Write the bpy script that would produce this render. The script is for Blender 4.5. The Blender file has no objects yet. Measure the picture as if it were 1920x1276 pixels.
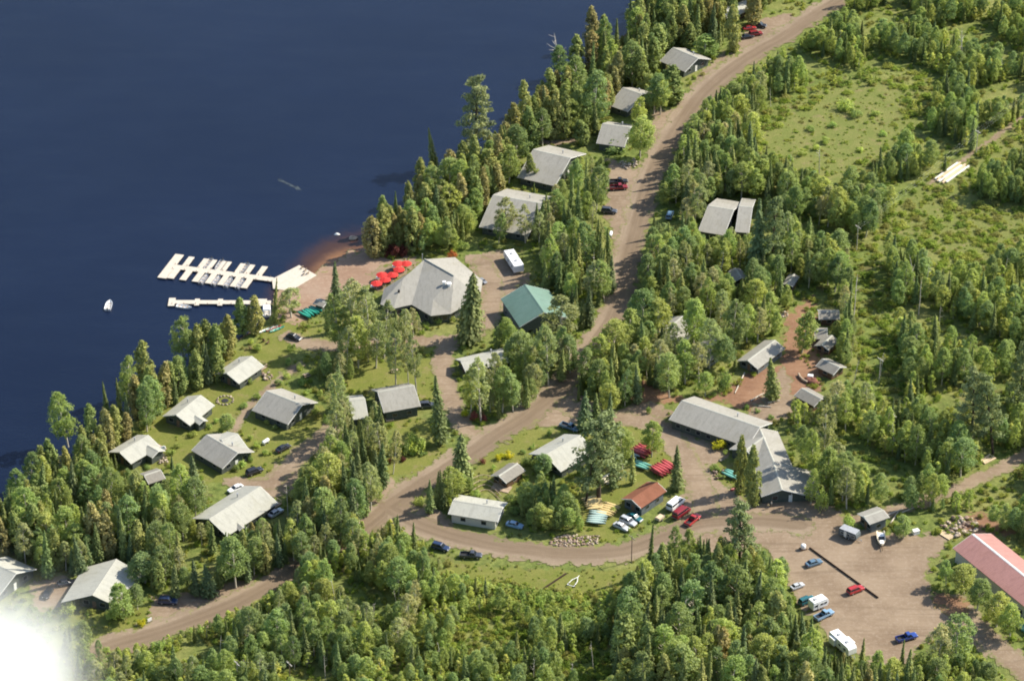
import bpy, math, random
import numpy as np
from mathutils import Vector, Matrix

random.seed(11)
rng = np.random.default_rng(11)
scene = bpy.context.scene
HAZE = 0
COL = scene.collection
R = math.radians

# ------------------------------------------------------------------ camera geometry
F = 6000.0                       # focal length in photo pixels (photo is 1920 wide)
PITCH = R(32.0)
ZC = 898.0
SP, CP = math.sin(PITCH), math.cos(PITCH)
CAMP = np.array([0.0, -ZC * CP, ZC * SP])
RIGHT = np.array([1.0, 0, 0]); FWD = np.array([0, CP, -SP]); UP = np.array([0, SP, CP])


def gp(px, py, z=0.0):
    """world point at height z seen at photo position px, py"""
    d = RIGHT * ((px - 960) / F) + UP * (-(py - 638) / F) + FWD
    t = (z - CAMP[2]) / d[2]
    p = CAMP + d * t
    return np.array([p[0], p[1], z])


def pj(x, y, z):
    """photo position of a world point (arrays allowed)"""
    dx, dy, dz = x - CAMP[0], y - CAMP[1], z - CAMP[2]
    zc = dy * FWD[1] + dz * FWD[2]
    return 960 + F * dx / zc, 638 - F * (dy * UP[1] + dz * UP[2]) / zc, F / zc


cam = bpy.data.cameras.new('camera'); camo = bpy.data.objects.new('camera', cam); COL.objects.link(camo)
camo.location = CAMP.tolist(); camo.rotation_euler = (R(90) - PITCH, 0, 0)
cam.sensor_width = 36; cam.lens = F / 1920 * 36; cam.clip_start = 5; cam.clip_end = 12000
scene.camera = camo

# ------------------------------------------------------------------ light
SUN_EL = R(42); SUN_DIR = np.array([0.93, 0.36]); SUN_DIR /= np.linalg.norm(SUN_DIR)
sd = bpy.data.lights.new('sun', 'SUN'); sd.energy = 5.0; sd.angle = R(0.5); sd.color = (1.0, 0.93, 0.81)
so = bpy.data.objects.new('sun', sd); COL.objects.link(so)
sv = Vector((SUN_DIR[0] * math.cos(SUN_EL), SUN_DIR[1] * math.cos(SUN_EL), math.sin(SUN_EL)))
so.rotation_euler = sv.to_track_quat('Z', 'Y').to_euler(); so.location = (300, 120, 400)
w = bpy.data.worlds.new('World'); scene.world = w; w.use_nodes = True
nt = w.node_tree; nt.nodes.clear()
sky = nt.nodes.new('ShaderNodeTexSky'); sky.sky_type = 'NISHITA'; sky.sun_disc = False
sky.sun_elevation = SUN_EL; sky.sun_rotation = math.atan2(SUN_DIR[0], SUN_DIR[1])
bg = nt.nodes.new('ShaderNodeBackground'); bg.inputs['Strength'].default_value = 0.135
wo = nt.nodes.new('ShaderNodeOutputWorld')
nt.links.new(sky.outputs[0], bg.inputs[0]); nt.links.new(bg.outputs[0], wo.inputs[0])
scene.view_settings.view_transform = 'Standard'; scene.view_settings.look = 'None'
scene.view_settings.exposure = 0.68; scene.view_settings.gamma = 1
cy = scene.cycles
cy.max_bounces = 6; cy.diffuse_bounces = 3; cy.glossy_bounces = 2; cy.transmission_bounces = 4
cy.transparent_max_bounces = 6; cy.volume_bounces = 5; cy.caustics_reflective = False; cy.caustics_refractive = False
cy.use_denoising = True; cy.filter_width = 1.9

# ------------------------------------------------------------------ materials
class NT:
    def __init__(s, name):
        s.m = bpy.data.materials.new(name); s.m.use_nodes = True; s.t = s.m.node_tree; s.t.nodes.clear()
        s.out = s.t.nodes.new('ShaderNodeOutputMaterial')

    def n(s, kind, **kw):
        nd = s.t.nodes.new(kind)
        for k, v in kw.items():
            setattr(nd, k, v)
        return nd

    def l(s, a, b):
        s.t.links.new(a, b)

    def pos(s):
        if not hasattr(s, '_pos'):
            s._pos = s.n('ShaderNodeNewGeometry').outputs['Position']
        return s._pos

    def obj(s):
        return s.n('ShaderNodeTexCoord').outputs['Object']

    def noise(s, scale, detail=4, rough=0.6, vec=None, stretch=None):
        nd = s.n('ShaderNodeTexNoise'); nd.inputs['Scale'].default_value = scale
        nd.inputs['Detail'].default_value = detail; nd.inputs['Roughness'].default_value = rough
        v = vec if vec is not None else s.pos()
        if stretch:
            mp = s.n('ShaderNodeMapping'); mp.inputs['Scale'].default_value = stretch[:3]
            if len(stretch) > 3: mp.inputs['Rotation'].default_value = (0, 0, stretch[3])
            s.l(v, mp.inputs[0]); v = mp.outputs[0]
        s.l(v, nd.inputs['Vector'])
        return nd.outputs['Fac']

    def ramp(s, fac, lo, hi):
        nd = s.n('ShaderNodeMapRange'); nd.interpolation_type = 'SMOOTHSTEP'
        nd.inputs[1].default_value = lo; nd.inputs[2].default_value = hi
        s.l(fac, nd.inputs[0]); return nd.outputs[0]

    def col(s, c):
        nd = s.n('ShaderNodeRGB'); nd.outputs[0].default_value = (*c, 1); return nd.outputs[0]

    def mix(s, fac, a, b, mode='MIX'):
        nd = s.n('ShaderNodeMix'); nd.data_type = 'RGBA'; nd.blend_type = mode
        if isinstance(fac, (int, float)): nd.inputs[0].default_value = fac
        else: s.l(fac, nd.inputs[0])
        for i, x in ((6, a), (7, b)):
            if isinstance(x, tuple): nd.inputs[i].default_value = (*x, 1)
            else: s.l(x, nd.inputs[i])
        return nd.outputs[2]

    def math(s, op, a, b=0.0):
        nd = s.n('ShaderNodeMath'); nd.operation = op
        for i, x in ((0, a), (1, b)):
            if isinstance(x, (int, float)): nd.inputs[i].default_value = x
            else: s.l(x, nd.inputs[i])
        return nd.outputs[0]

    def attr(s, name):
        nd = s.n('ShaderNodeAttribute'); nd.attribute_name = name; return nd

    def bsdf(s, color, rough=0.8, spec=0.2, metal=0.0, bump=None, bstr=0.4, bdist=0.1):
        b = s.n('ShaderNodeBsdfPrincipled')
        if isinstance(color, tuple): b.inputs['Base Color'].default_value = (*color, 1)
        else: s.l(color, b.inputs['Base Color'])
        b.inputs['Roughness'].default_value = rough; b.inputs['Metallic'].default_value = metal
        b.inputs['Specular IOR Level'].default_value = spec
        if bump is not None:
            bn = s.n('ShaderNodeBump'); bn.inputs['Strength'].default_value = bstr; bn.inputs['Distance'].default_value = bdist
            s.l(bump, bn.inputs['Height']); s.l(bn.outputs[0], b.inputs['Normal'])
        s.l(b.outputs[0], s.out.inputs[0]); return b


def m_plain(name, c, rough=0.6, spec=0.3, metal=0.0, var=0.12, scale=2.0):
    k = NT(name); nz = k.noise(scale, 5, 0.65, vec=k.obj())
    a = tuple(x * (1 - var) for x in c); b = tuple(min(1, x * (1 + var)) for x in c)
    k.bsdf(k.mix(k.ramp(nz, .3, .7), a, b), rough, spec, metal); return k.m


def cover_color(k):
    """the brushy forest floor that every ground sheet fades into"""
    n1 = k.noise(0.045, 5, .6); n2 = k.noise(0.5, 6, .7); n3 = k.noise(0.16, 4, .6); n4 = k.noise(2.2, 4, .7)
    c = k.mix(k.ramp(n2, .35, .68), (.085, .115, .030), (.190, .225, .060))
    c = k.mix(k.ramp(n1, .40, .66), c, k.mix(k.ramp(n2, .3, .7), (.155, .170, .050), (.250, .245, .085)))
    c = k.mix(k.math('MULTIPLY', k.ramp(n3, .56, .72), .65), c, (.125, .088, .050))
    return k.mix(k.math('MULTIPLY', k.ramp(n4, .45, .75), .45), c, (.085, .105, .030))


def sheet_mat(name, build, soft=0.9, bstr=.25):
    k = NT(name); c = build(k)
    sdv = k.attr('sd').outputs['Fac']
    nz = k.noise(.55, 6, .75)
    nz2 = k.noise(3.0, 3, .7)
    e = k.math('ADD', sdv, k.math('MULTIPLY', k.math('SUBTRACT', nz, .5), 4.0))
    e = k.math('ADD', e, k.math('MULTIPLY', k.math('SUBTRACT', nz2, .5), 2.4))
    f = k.ramp(e, -soft, soft + .5)
    full = k.mix(f, c, cover_color(k))
    k.bsdf(full, .95, .05, bump=k.noise(1.6, 6, .75), bstr=bstr, bdist=.25)
    return k.m


def dirt_build(base, dark, pale, ruts=False):
    def f(k):
        n1 = k.noise(.09, 5, .6); n2 = k.noise(.9, 6, .75); n3 = k.noise(5.0, 4, .7)
        c = k.mix(k.ramp(n1, .35, .65), base, dark)
        c = k.mix(k.math('MULTIPLY', k.ramp(n2, .45, .75), .7), c, pale)
        c = k.mix(k.math('MULTIPLY', k.ramp(n3, .5, .8), .35), c, tuple(x * .72 for x in base))
        if not ruts:
            for an, s_ in ((.55, .42), (-.35, .30)):
                tk = k.noise(1.0, 4, .6, stretch=(.05, .75, 1, an)); c = k.mix(k.math('MULTIPLY', k.ramp(tk, .54, .70), s_), c, tuple(x * .66 for x in dark))
            n7 = k.noise(.05, 5, .7); c = k.mix(k.math('MULTIPLY', k.ramp(n7, .54, .68), .5), c, tuple(x * .78 for x in dark))
        if ruts:
            lat = k.attr('lat').outputs['Fac']
            al = k.attr('along')
            cmb = k.n('ShaderNodeCombineXYZ'); k.l(k.math('MULTIPLY', lat, 1.0), cmb.inputs[0]); k.l(k.math('MULTIPLY', al.outputs['Fac'], .035), cmb.inputs[1])
            st = k.noise(.9, 4, .65, vec=cmb.outputs[0])
            c = k.mix(k.math('MULTIPLY', k.ramp(st, .42, .66), .45), c, tuple(x * .70 for x in dark))
            wob = k.math('ADD', k.math('ABSOLUTE', k.math('ADD', lat, k.math('MULTIPLY', k.math('SUBTRACT', k.noise(.12, 3, .5), .5), 2.0))), 0.0)
            side = k.math('MULTIPLY', k.ramp(k.math('ADD', lat, k.math('MULTIPLY', k.noise(.15, 4, .6), 1.5)), -1.4, .2), .62); c = k.mix(side, k.mix(.35, c, pale), k.mix(k.ramp(st, .35, .6), dark, tuple(x * .82 for x in dark)))
            band = k.ramp(k.math('ABSOLUTE', k.math('SUBTRACT', wob, 1.3)), 1.0, .2)
            c = k.mix(k.math('MULTIPLY', band, .28), c, tuple(x * .72 for x in dark))
        return c
    return f


def grass_build(a, b, d):
    def f(k):
        n1 = k.noise(.16, 6, .7); n2 = k.noise(1.2, 6, .75); n3 = k.noise(.42, 5, .7)
        c = k.mix(k.ramp(n1, .36, .64), a, b)
        c = k.mix(k.math('MULTIPLY', k.ramp(n2, .4, .75), .6), c, d)
        c = k.mix(k.math('MULTIPLY', k.ramp(n3, .55, .75), .6), c, tuple(x * .50 for x in a))
        n5 = k.noise(3.2, 5, .8); c = k.mix(k.math('MULTIPLY', k.ramp(n5, .42, .60), .60), c, tuple(x * .58 for x in d))
        n6 = k.noise(.22, 5, .7); c = k.mix(k.math('MULTIPLY', k.ramp(n6, .54, .68), .60), c, (.235, .180, .098))
        return c
    return f


def ground_mat():
    k = NT('forest_floor'); c = cover_color(k)
    z = k.n('ShaderNodeSeparateXYZ'); k.l(k.pos(), z.inputs[0])
    c = k.mix(k.ramp(z.outputs[2], -.08, -.4), c, (.16, .10, .055))
    k.bsdf(c, .95, .05, bump=k.noise(.9, 6, .75), bstr=.5, bdist=.5); return k.m


def water_mat():
    k = NT('lake_water')
    sh = k.attr('shallow').outputs['Fac']
    n = k.noise(.25, 6, .7)
    f = k.math('ADD', sh, k.math('MULTIPLY', k.math('SUBTRACT', n, .5), .30))
    n1 = k.noise(.012, 4, .6)
    base = k.mix(k.ramp(n1, .35, .65), (.0040, .0088, .0255), (.0052, .0108, .0300))
    c = k.mix(k.ramp(f, .10, .55), base, (.050, .024, .016))
    c = k.mix(k.ramp(f, .52, 1.0), c, (.19, .095, .042))
    rip = k.noise(.8, 6, .7, stretch=(1, 2.2, 1, .5))
    gust = k.noise(.035, 5, .65, stretch=(1, 3.0, 1, .5))
    rip = k.math('MULTIPLY', rip, k.math('ADD', .75, k.math('MULTIPLY', k.ramp(gust, .35, .65), .4)))
    c = k.mix(k.math('MULTIPLY', k.ramp(gust, .45, .70), .22), c, k.mix(1.0, c, (1.3, 1.25, 1.15), 'MULTIPLY'))
    k.bsdf(c, .24, .20, bump=rip, bstr=.5, bdist=.15); return k.m


def roof_mat(name, a, b, metal=False, pitch=0.6):
    k = NT(name); v = k.obj()
    n1 = k.noise(.35, 5, .7, vec=v); n2 = k.noise(3.5, 5, .75, vec=v); n3 = k.noise(.9, 4, .6, vec=v, stretch=(1.8, .25, 1))
    c = k.mix(k.ramp(n1, .3, .7), a, b)
    c = k.mix(k.math('MULTIPLY', k.ramp(n2, .42, .72), .55), c, tuple(x * .66 for x in a))
    c = k.mix(k.math('MULTIPLY', k.ramp(n3, .48, .70), .50), c, tuple(x * .62 for x in b))
    n4 = k.noise(.18, 4, .7, vec=v); c = k.mix(k.math('MULTIPLY', k.ramp(n4, .50, .66), .40), c, tuple(x * q for x, q in zip(a, (.72, .70, .62))))
    wv = k.n('ShaderNodeTexWave'); wv.wave_type = 'BANDS'; wv.bands_direction = 'X' if metal else 'Y'
    wv.inputs['Scale'].default_value = .55 if metal else 1.1; wv.inputs['Distortion'].default_value = .0 if metal else 1.5
    k.l(v, wv.inputs[0])
    c = k.mix(k.math('MULTIPLY', wv.outputs['Fac'], .12), c, tuple(x * .6 for x in a))
    k.bsdf(c, .55 if metal else .9, .3 if metal else .12, bump=wv.outputs['Fac'], bstr=.25, bdist=.05); return k.m


def wood_mat(name, a, b, sc=1.5, axis='X'):
    k = NT(name); v = k.obj()
    wv = k.n('ShaderNodeTexWave'); wv.bands_direction = axis; wv.inputs['Scale'].default_value = sc; wv.inputs['Distortion'].default_value = .6
    k.l(v, wv.inputs[0]); n = k.noise(1.2, 5, .7, vec=v)
    c = k.mix(k.ramp(n, .3, .7), a, b)
    c = k.mix(k.math('MULTIPLY', k.ramp(wv.outputs['Fac'], .75, .95), .5), c, tuple(x * .5 for x in a))
    k.bsdf(c, .85, .1); return k.m


def foliage_mat(name, trans=.48, use_obj=True):
    k = NT(name)
    if use_obj:
        oi = k.n('ShaderNodeObjectInfo'); base = oi.outputs['Color']
    else:
        base = k.attr('hue').outputs['Color']
    t = k.attr('tint').outputs['Fac']
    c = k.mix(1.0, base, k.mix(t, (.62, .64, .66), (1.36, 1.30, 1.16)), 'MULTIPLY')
    n = k.noise(1.4, 4, .7)
    c = k.mix(k.math('MULTIPLY', k.ramp(n, .4, .75), .35), c, k.mix(1.0, c, (1.25, 1.1, .8), 'MULTIPLY'))
    d = k.n('ShaderNodeBsdfDiffuse'); k.l(c, d.inputs[0])
    tr = k.n('ShaderNodeBsdfTranslucent'); k.l(k.mix(1.0, c, (1.25, 1.25, .7), 'MULTIPLY'), tr.inputs[0])
    ms = k.n('ShaderNodeMixShader'); ms.inputs[0].default_value = trans
    k.l(d.outputs[0], ms.inputs[1]); k.l(tr.outputs[0], ms.inputs[2]); k.l(ms.outputs[0], k.out.inputs[0])
    return k.m


def bark_mat(name, a, b):
    k = NT(name); n = k.noise(1.2, 4, .7, vec=k.obj(), stretch=(3, 3, 1))
    k.bsdf(k.mix(k.ramp(n, .4, .65), a, b), .9, .1); return k.m


M = {}
M['ground'] = ground_mat(); M['water'] = water_mat()
M['road'] = sheet_mat('dirt_road', dirt_build((.250, .190, .130), (.182, .133, .088), (.315, .250, .184), True))
M['lot'] = sheet_mat('gravel', dirt_build((.272, .206, .142), (.206, .150, .101), (.335, .268, .200)))
M['earth'] = sheet_mat('red_earth', dirt_build((.265, .155, .093), (.195, .106, .064), (.30, .20, .135)))
M['sand'] = sheet_mat('beach_sand', dirt_build((.300, .215, .155), (.265, .170, .115), (.400, .300, .215)), soft=.6)
M['lawn'] = sheet_mat('mown_grass', grass_build((.165, .182, .040), (.222, .212, .062), (.130, .160, .038)), bstr=.2)
M['meadow'] = sheet_mat('meadow_grass', grass_build((.175, .200, .054), (.240, .232, .080), (.120, .155, .040)), bstr=.6)
M['shingle'] = roof_mat('grey_shingle', (.305, .292, .252), (.352, .336, .294))
M['shingle_pale'] = roof_mat('pale_shingle', (.405, .40, .345), (.445, .44, .375))
M['shingle_old'] = roof_mat('weathered_shingle', (.235, .22, .19), (.30, .28, .235))
M['roof_green'] = roof_mat('green_metal_roof', (.135, .225, .175), (.165, .255, .205), True)
M['roof_pink'] = roof_mat('faded_red_metal_roof', (.39, .200, .168), (.43, .222, .19), True)
M['roof_rust'] = roof_mat('rust_red_roof', (.21, .088, .052), (.26, .112, .07))
M['wall_green'] = wood_mat('grey_green_siding', (.075, .088, .074), (.105, .118, .098), 2.0, 'Z')
M['wall_pale'] = wood_mat('cream_siding', (.50, .49, .42), (.56, .54, .46), 2.0, 'Z')
M['wall_log'] = wood_mat('dark_log_wall', (.115, .070, .042), (.150, .095, .060), 2.4, 'Z')
M['wall_grey'] = wood_mat('blue_grey_siding', (.11, .13, .135), (.15, .17, .175), 2.0, 'Z')
M['trim'] = m_plain('white_trim', (.72, .71, .66)); M['white'] = m_plain('white_paint', (.80, .80, .78), .4, .4, var=.05)
M['frame'] = m_plain('window_frame', (.24, .24, .22)); M['glass'] = m_plain('dark_glass', (.018, .024, .030), .08, .6, var=.2)
M['dock'] = wood_mat('bleached_planks', (.50, .445, .36), (.60, .54, .45), 1.6)
M['plank'] = wood_mat('weathered_planks', (.36, .27, .19), (.45, .35, .25), 1.6)
M['timber'] = m_plain('timber', (.20, .13, .085), .9, .1); M['log'] = m_plain('dark_log', (.045, .030, .022), .9, .1)
M['paletimber'] = m_plain('pale_sawn_timber', (.60, .47, .31), .8, .1)
M['tyre'] = m_plain('tyre_rubber', (.022, .022, .023), .85, .1); M['rim'] = m_plain('wheel_rim', (.45, .45, .46), .35, .5, .6)
M['chrome'] = m_plain('bumper', (.30, .30, .31), .3, .5, .5); M['lamp'] = m_plain('lamp_glass', (.75, .74, .70), .15, .6)
M['black'] = m_plain('black_plastic', (.03, .03, .032), .6, .3); M['alu'] = m_plain('aluminium', (.50, .51, .52), .4, .5, .5)
M['steel'] = m_plain('galvanised_steel', (.42, .43, .44), .5, .4, .4)
M['rock'] = m_plain('grey_pink_rock', (.26, .185, .14), .9, .1, var=.35, scale=1.2); M['rock_pale'] = m_plain('pale_rock', (.42, .345, .265), .9, .1, var=.3)
M['umbrella'] = m_plain('red_canvas', (.55, .045, .04), .85, .1, var=.15)
M['pole'] = m_plain('utility_pole', (.16, .12, .09), .9, .1); M['snag'] = bark_mat('bleached_wood', (.45, .40, .33), (.62, .57, .48))
M['bark_pale'] = bark_mat('pale_bark', (.40, .36, .28), (.58, .54, .45)); M['bark_dark'] = bark_mat('dark_bark', (.060, .045, .034), (.105, .080, .060))
M['leaf'] = foliage_mat('leaf'); M['needle'] = foliage_mat('needle', .30); M['brush'] = foliage_mat('brush', .44, False)
M['tarp'] = m_plain('blue_tarp', (.25, .42, .55), .5, .3); M['brick'] = m_plain('brick', (.22, .10, .07), .9, .1)


def paint(name, c, var=.06):
    if 'p_' + name not in M:
        k = NT(name + '_paint'); n = k.noise(1.3, 4, .6, vec=k.obj())
        b = k.bsdf(k.mix(k.ramp(n, .3, .7), tuple(x * (1 - var) for x in c), tuple(x * (1 + var) for x in c)), .32, .5)
        b.inputs['Coat Weight'].default_value = .35; b.inputs['Coat Roughness'].default_value = .12
        M['p_' + name] = k.m
    return M['p_' + name]


# ------------------------------------------------------------------ mesh builder
class MB:
    def __init__(s): s.v = []; s.f = []

    def add(s, vs, fs):
        o = len(s.v); s.v += [tuple(float(q) for q in v) for v in vs]; s.f += [tuple(i + o for i in f) for f in fs]; return s

    def box(s, c, d, rz=0.0, rx=0.0, ry=0.0):
        m = Matrix.Translation(c) @ Matrix.Rotation(rz, 4, 'Z') @ Matrix.Rotation(ry, 4, 'Y') @ Matrix.Rotation(rx, 4, 'X')
        vs = [m @ Vector((x * d[0] / 2, y * d[1] / 2, z * d[2] / 2)) for z in (-1, 1) for x, y in ((-1, -1), (1, -1), (1, 1), (-1, 1))]
        return s.add(vs, [(3, 2, 1, 0), (4, 5, 6, 7), (0, 1, 5, 4), (1, 2, 6, 5), (2, 3, 7, 6), (3, 0, 4, 7)])

    def prism(s, poly, z0, z1):
        n = len(poly); vs = [(x, y, z0) for x, y in poly] + [(x, y, z1) for x, y in poly]
        return s.add(vs, [tuple(range(n - 1, -1, -1)), tuple(range(n, 2 * n))] + [(i, (i + 1) % n, n + (i + 1) % n, n + i) for i in range(n)])

    def tube(s, pts, rad, n=6):
        pts = [Vector(p) for p in pts]; rad = rad if isinstance(rad, (list, tuple)) else [rad] * len(pts)
        vs = []
        for i, p in enumerate(pts):
            d = (pts[min(i + 1, len(pts) - 1)] - pts[max(i - 1, 0)]).normalized()
            a = d.cross(Vector((0, 0, 1)) if abs(d.z) < .9 else Vector((1, 0, 0))).normalized(); b = d.cross(a)
            for j in range(n):
                t = 2 * math.pi * j / n; vs.append(p + a * (rad[i] * math.cos(t)) + b * (rad[i] * math.sin(t)))
        fs = [(i * n + j, i * n + (j + 1) % n, (i + 1) * n + (j + 1) % n, (i + 1) * n + j) for i in range(len(pts) - 1) for j in range(n)]
        fs += [tuple(range(n - 1, -1, -1)), tuple((len(pts) - 1) * n + j for j in range(n))]
        return s.add(vs, fs)

    def loft(s, secs):
        """secs: rings of equally many 3D points; ends capped"""
        n = len(secs[0]); vs = [p for r in secs for p in r]
        fs = [(i * n + j, i * n + (j + 1) % n, (i + 1) * n + (j + 1) % n, (i + 1) * n + j) for i in range(len(secs) - 1) for j in range(n)]
        fs += [tuple(range(n - 1, -1, -1)), tuple((len(secs) - 1) * n + j for j in range(n))]
        return s.add(vs, fs)

    def rock(s, c, r, seed=0, sq=.65):
        q = random.Random(seed); nu, nv = 7, 5; vs = []; ph = [q.random() * 6.28 for _ in range(6)]
        for i in range(nv + 1):
            for j in range(nu):
                t = math.pi * i / nv; a = 2 * math.pi * j / nu
                k = r * (1 + .16 * math.sin(2 * a + ph[0]) + .14 * math.sin(3 * t + ph[1] + a) + .12 * (q.random() - .5))
                vs.append((c[0] + k * math.sin(t) * math.cos(a), c[1] + k * math.sin(t) * math.sin(a) * (.75 + .3 * math.sin(ph[2])), c[2] + sq * k * math.cos(t)))
        return s.add(vs, [(i * nu + j, (i + 1) * nu + j, (i + 1) * nu + (j + 1) % nu, i * nu + (j + 1) % nu) for i in range(nv) for j in range(nu)])

    def mesh(s, name, mat):
        me = bpy.data.meshes.new(name); me.from_pydata(s.v, [], s.f)
        me.validate(clean_customdata=False)
        if mat is not None: me.materials.append(mat)
        bm_fix(me); return me

    def build(s, name, mat, parent=None, smooth=False):
        o = bpy.data.objects.new(name, s.mesh(name, mat)); COL.objects.link(o)
        if parent is not None: o.parent = parent
        if smooth:
            for p in o.data.polygons: p.use_smooth = True
        return o


def bm_fix(me):
    import bmesh
    bm = bmesh.new(); bm.from_mesh(me); bmesh.ops.recalc_face_normals(bm, faces=bm.faces); bm.to_mesh(me); bm.free()


def bevel(o, wd=.05, seg=2):
    b = o.modifiers.new('bevel', 'BEVEL'); b.width = wd; b.segments = seg; b.limit_method = 'ANGLE'; return o


def np_mesh(name, V, Fq, mat, attrs=None, smooth=False):
    """fast mesh from arrays; Fq (n,4) or (n,3)"""
    me = bpy.data.meshes.new(name); V = np.asarray(V, np.float32); Fq = np.asarray(Fq, np.int32); k = Fq.shape[1]
    me.vertices.add(len(V)); me.vertices.foreach_set('co', V.ravel())
    me.loops.add(Fq.size); me.loops.foreach_set('vertex_index', Fq.ravel())
    me.polygons.add(len(Fq)); me.polygons.foreach_set('loop_start', np.arange(0, Fq.size, k, dtype=np.int32))
    me.update(calc_edges=True)
    for nm, a in (attrs or {}).items():
        a = np.asarray(a, np.float32)
        if a.ndim == 1:
            me.attributes.new(nm, 'FLOAT', 'POINT').data.foreach_set('value', a)
        else:
            me.attributes.new(nm, 'FLOAT_COLOR', 'POINT').data.foreach_set('color', np.c_[a, np.ones(len(a), np.float32)].ravel().astype(np.float32))
    if mat is not None: me.materials.append(mat)
    if smooth: me.polygons.foreach_set('use_smooth', np.ones(len(Fq), bool))
    return me


def tag(o, label, cat, group=None, kind=None):
    o['label'] = label; o['category'] = cat
    if group: o['group'] = group
    if kind: o['kind'] = kind
    return o


LM = []                          # landmarks the tree labels refer to: (phrase, x, y)


def empty(name, loc, rz, label, cat, group=None, lm=None):
    o = bpy.data.objects.new(name, None); COL.objects.link(o); o.location = [float(q) for q in loc]; o.rotation_euler = (0, 0, rz); o.empty_display_size = .3
    tag(o, label, cat, group)
    if lm: LM.append((lm, float(loc[0]), float(loc[1])))
    return o


KIDS = {}


def index_kids(root):
    KIDS[root.name] = [(c, [g for g in c.children]) for c in root.children]


def dup(root, loc, rz, label, group=None, scale=None, cat=None):
    """copy of a thing with copies of its parts and sub-parts"""
    if root.name not in KIDS: index_kids(root)
    r = root.copy(); COL.objects.link(r); r.location = [float(q) for q in loc]; r.rotation_euler = (0, 0, rz); r['label'] = label
    if scale is not None: r.scale = scale
    if group: r['group'] = group
    for c, gs in KIDS[root.name]:
        cc = c.copy(); COL.objects.link(cc); cc.parent = r
        for g in gs:
            gg = g.copy(); COL.objects.link(gg); gg.parent = cc
    return r


def yaw_px(p, q):
    a, b = gp(*p), gp(*q); return math.atan2(b[1] - a[1], b[0] - a[0])


ORD = 'first second third fourth fifth sixth seventh eighth ninth tenth eleventh twelfth thirteenth fourteenth fifteenth sixteenth seventeenth eighteenth nineteenth twentieth'.split()
# ------------------------------------------------------------------ the setting: signed distances on the ground
def W2(poly): return np.array([gp(x, y)[:2] for x, y in poly])


def seg_dist(X, Y, P, closed):
    best = np.full(X.shape, 1e9); lat = np.zeros(X.shape); alo = np.zeros(X.shape); acc = 0.0
    n = len(P)
    for i in range(n if closed else n - 1):
        a, b = P[i], P[(i + 1) % n]; d = b - a; L = max(np.hypot(*d), 1e-6); d = d / L
        t = np.clip((X - a[0]) * d[0] + (Y - a[1]) * d[1], 0, L)
        ex, ey = X - a[0] - d[0] * t, Y - a[1] - d[1] * t; q = np.hypot(ex, ey); m = q < best
        best = np.where(m, q, best); lat = np.where(m, np.sign(d[0] * ey - d[1] * ex) * q, lat); alo = np.where(m, acc + t, alo); acc += L
    return best, lat, alo


def inside(X, Y, P):
    r = np.zeros(X.shape, bool); n = len(P)
    for i in range(n):
        a, b = P[i], P[(i + 1) % n]
        if a[1] == b[1]: continue
        c = ((a[1] > Y) != (b[1] > Y)) & (X < (b[0] - a[0]) * (Y - a[1]) / (b[1] - a[1]) + a[0]); r ^= c
    return r


def smooth_line(P, n=6):
    """Catmull-Rom through the points"""
    P = np.asarray(P, float); out = []
    Q = np.vstack([2 * P[0] - P[1], P, 2 * P[-1] - P[-2]])
    for i in range(1, len(Q) - 2):
        for k in range(n):
            t = k / n
            out.append(.5 * ((2 * Q[i]) + (-Q[i - 1] + Q[i + 1]) * t + (2 * Q[i - 1] - 5 * Q[i] + 4 * Q[i + 1] - Q[i + 2]) * t * t + (-Q[i - 1] + 3 * Q[i] - 3 * Q[i + 1] + Q[i + 2]) * t ** 3))
    return np.array(out + [P[-1]])


def ragged(X, Y, seed):
    q = np.random.default_rng(seed); v = np.zeros(X.shape)
    for wl, am in ((9, .55), (4, .45), (1.9, .35), (1.0, .22)):
        for _ in range(3):
            a, p = q.uniform(0, 6.28), q.uniform(0, 6.28, 2); kx, ky = np.cos(a) * 6.28 / wl, np.sin(a) * 6.28 / wl
            v += am * .8 * np.sin(kx * X + ky * Y + p[0] + 1.3 * np.sin(ky * 1.7 * X - kx * 1.3 * Y + p[1]))
    return v + q.normal(0, .22, X.shape)


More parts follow.
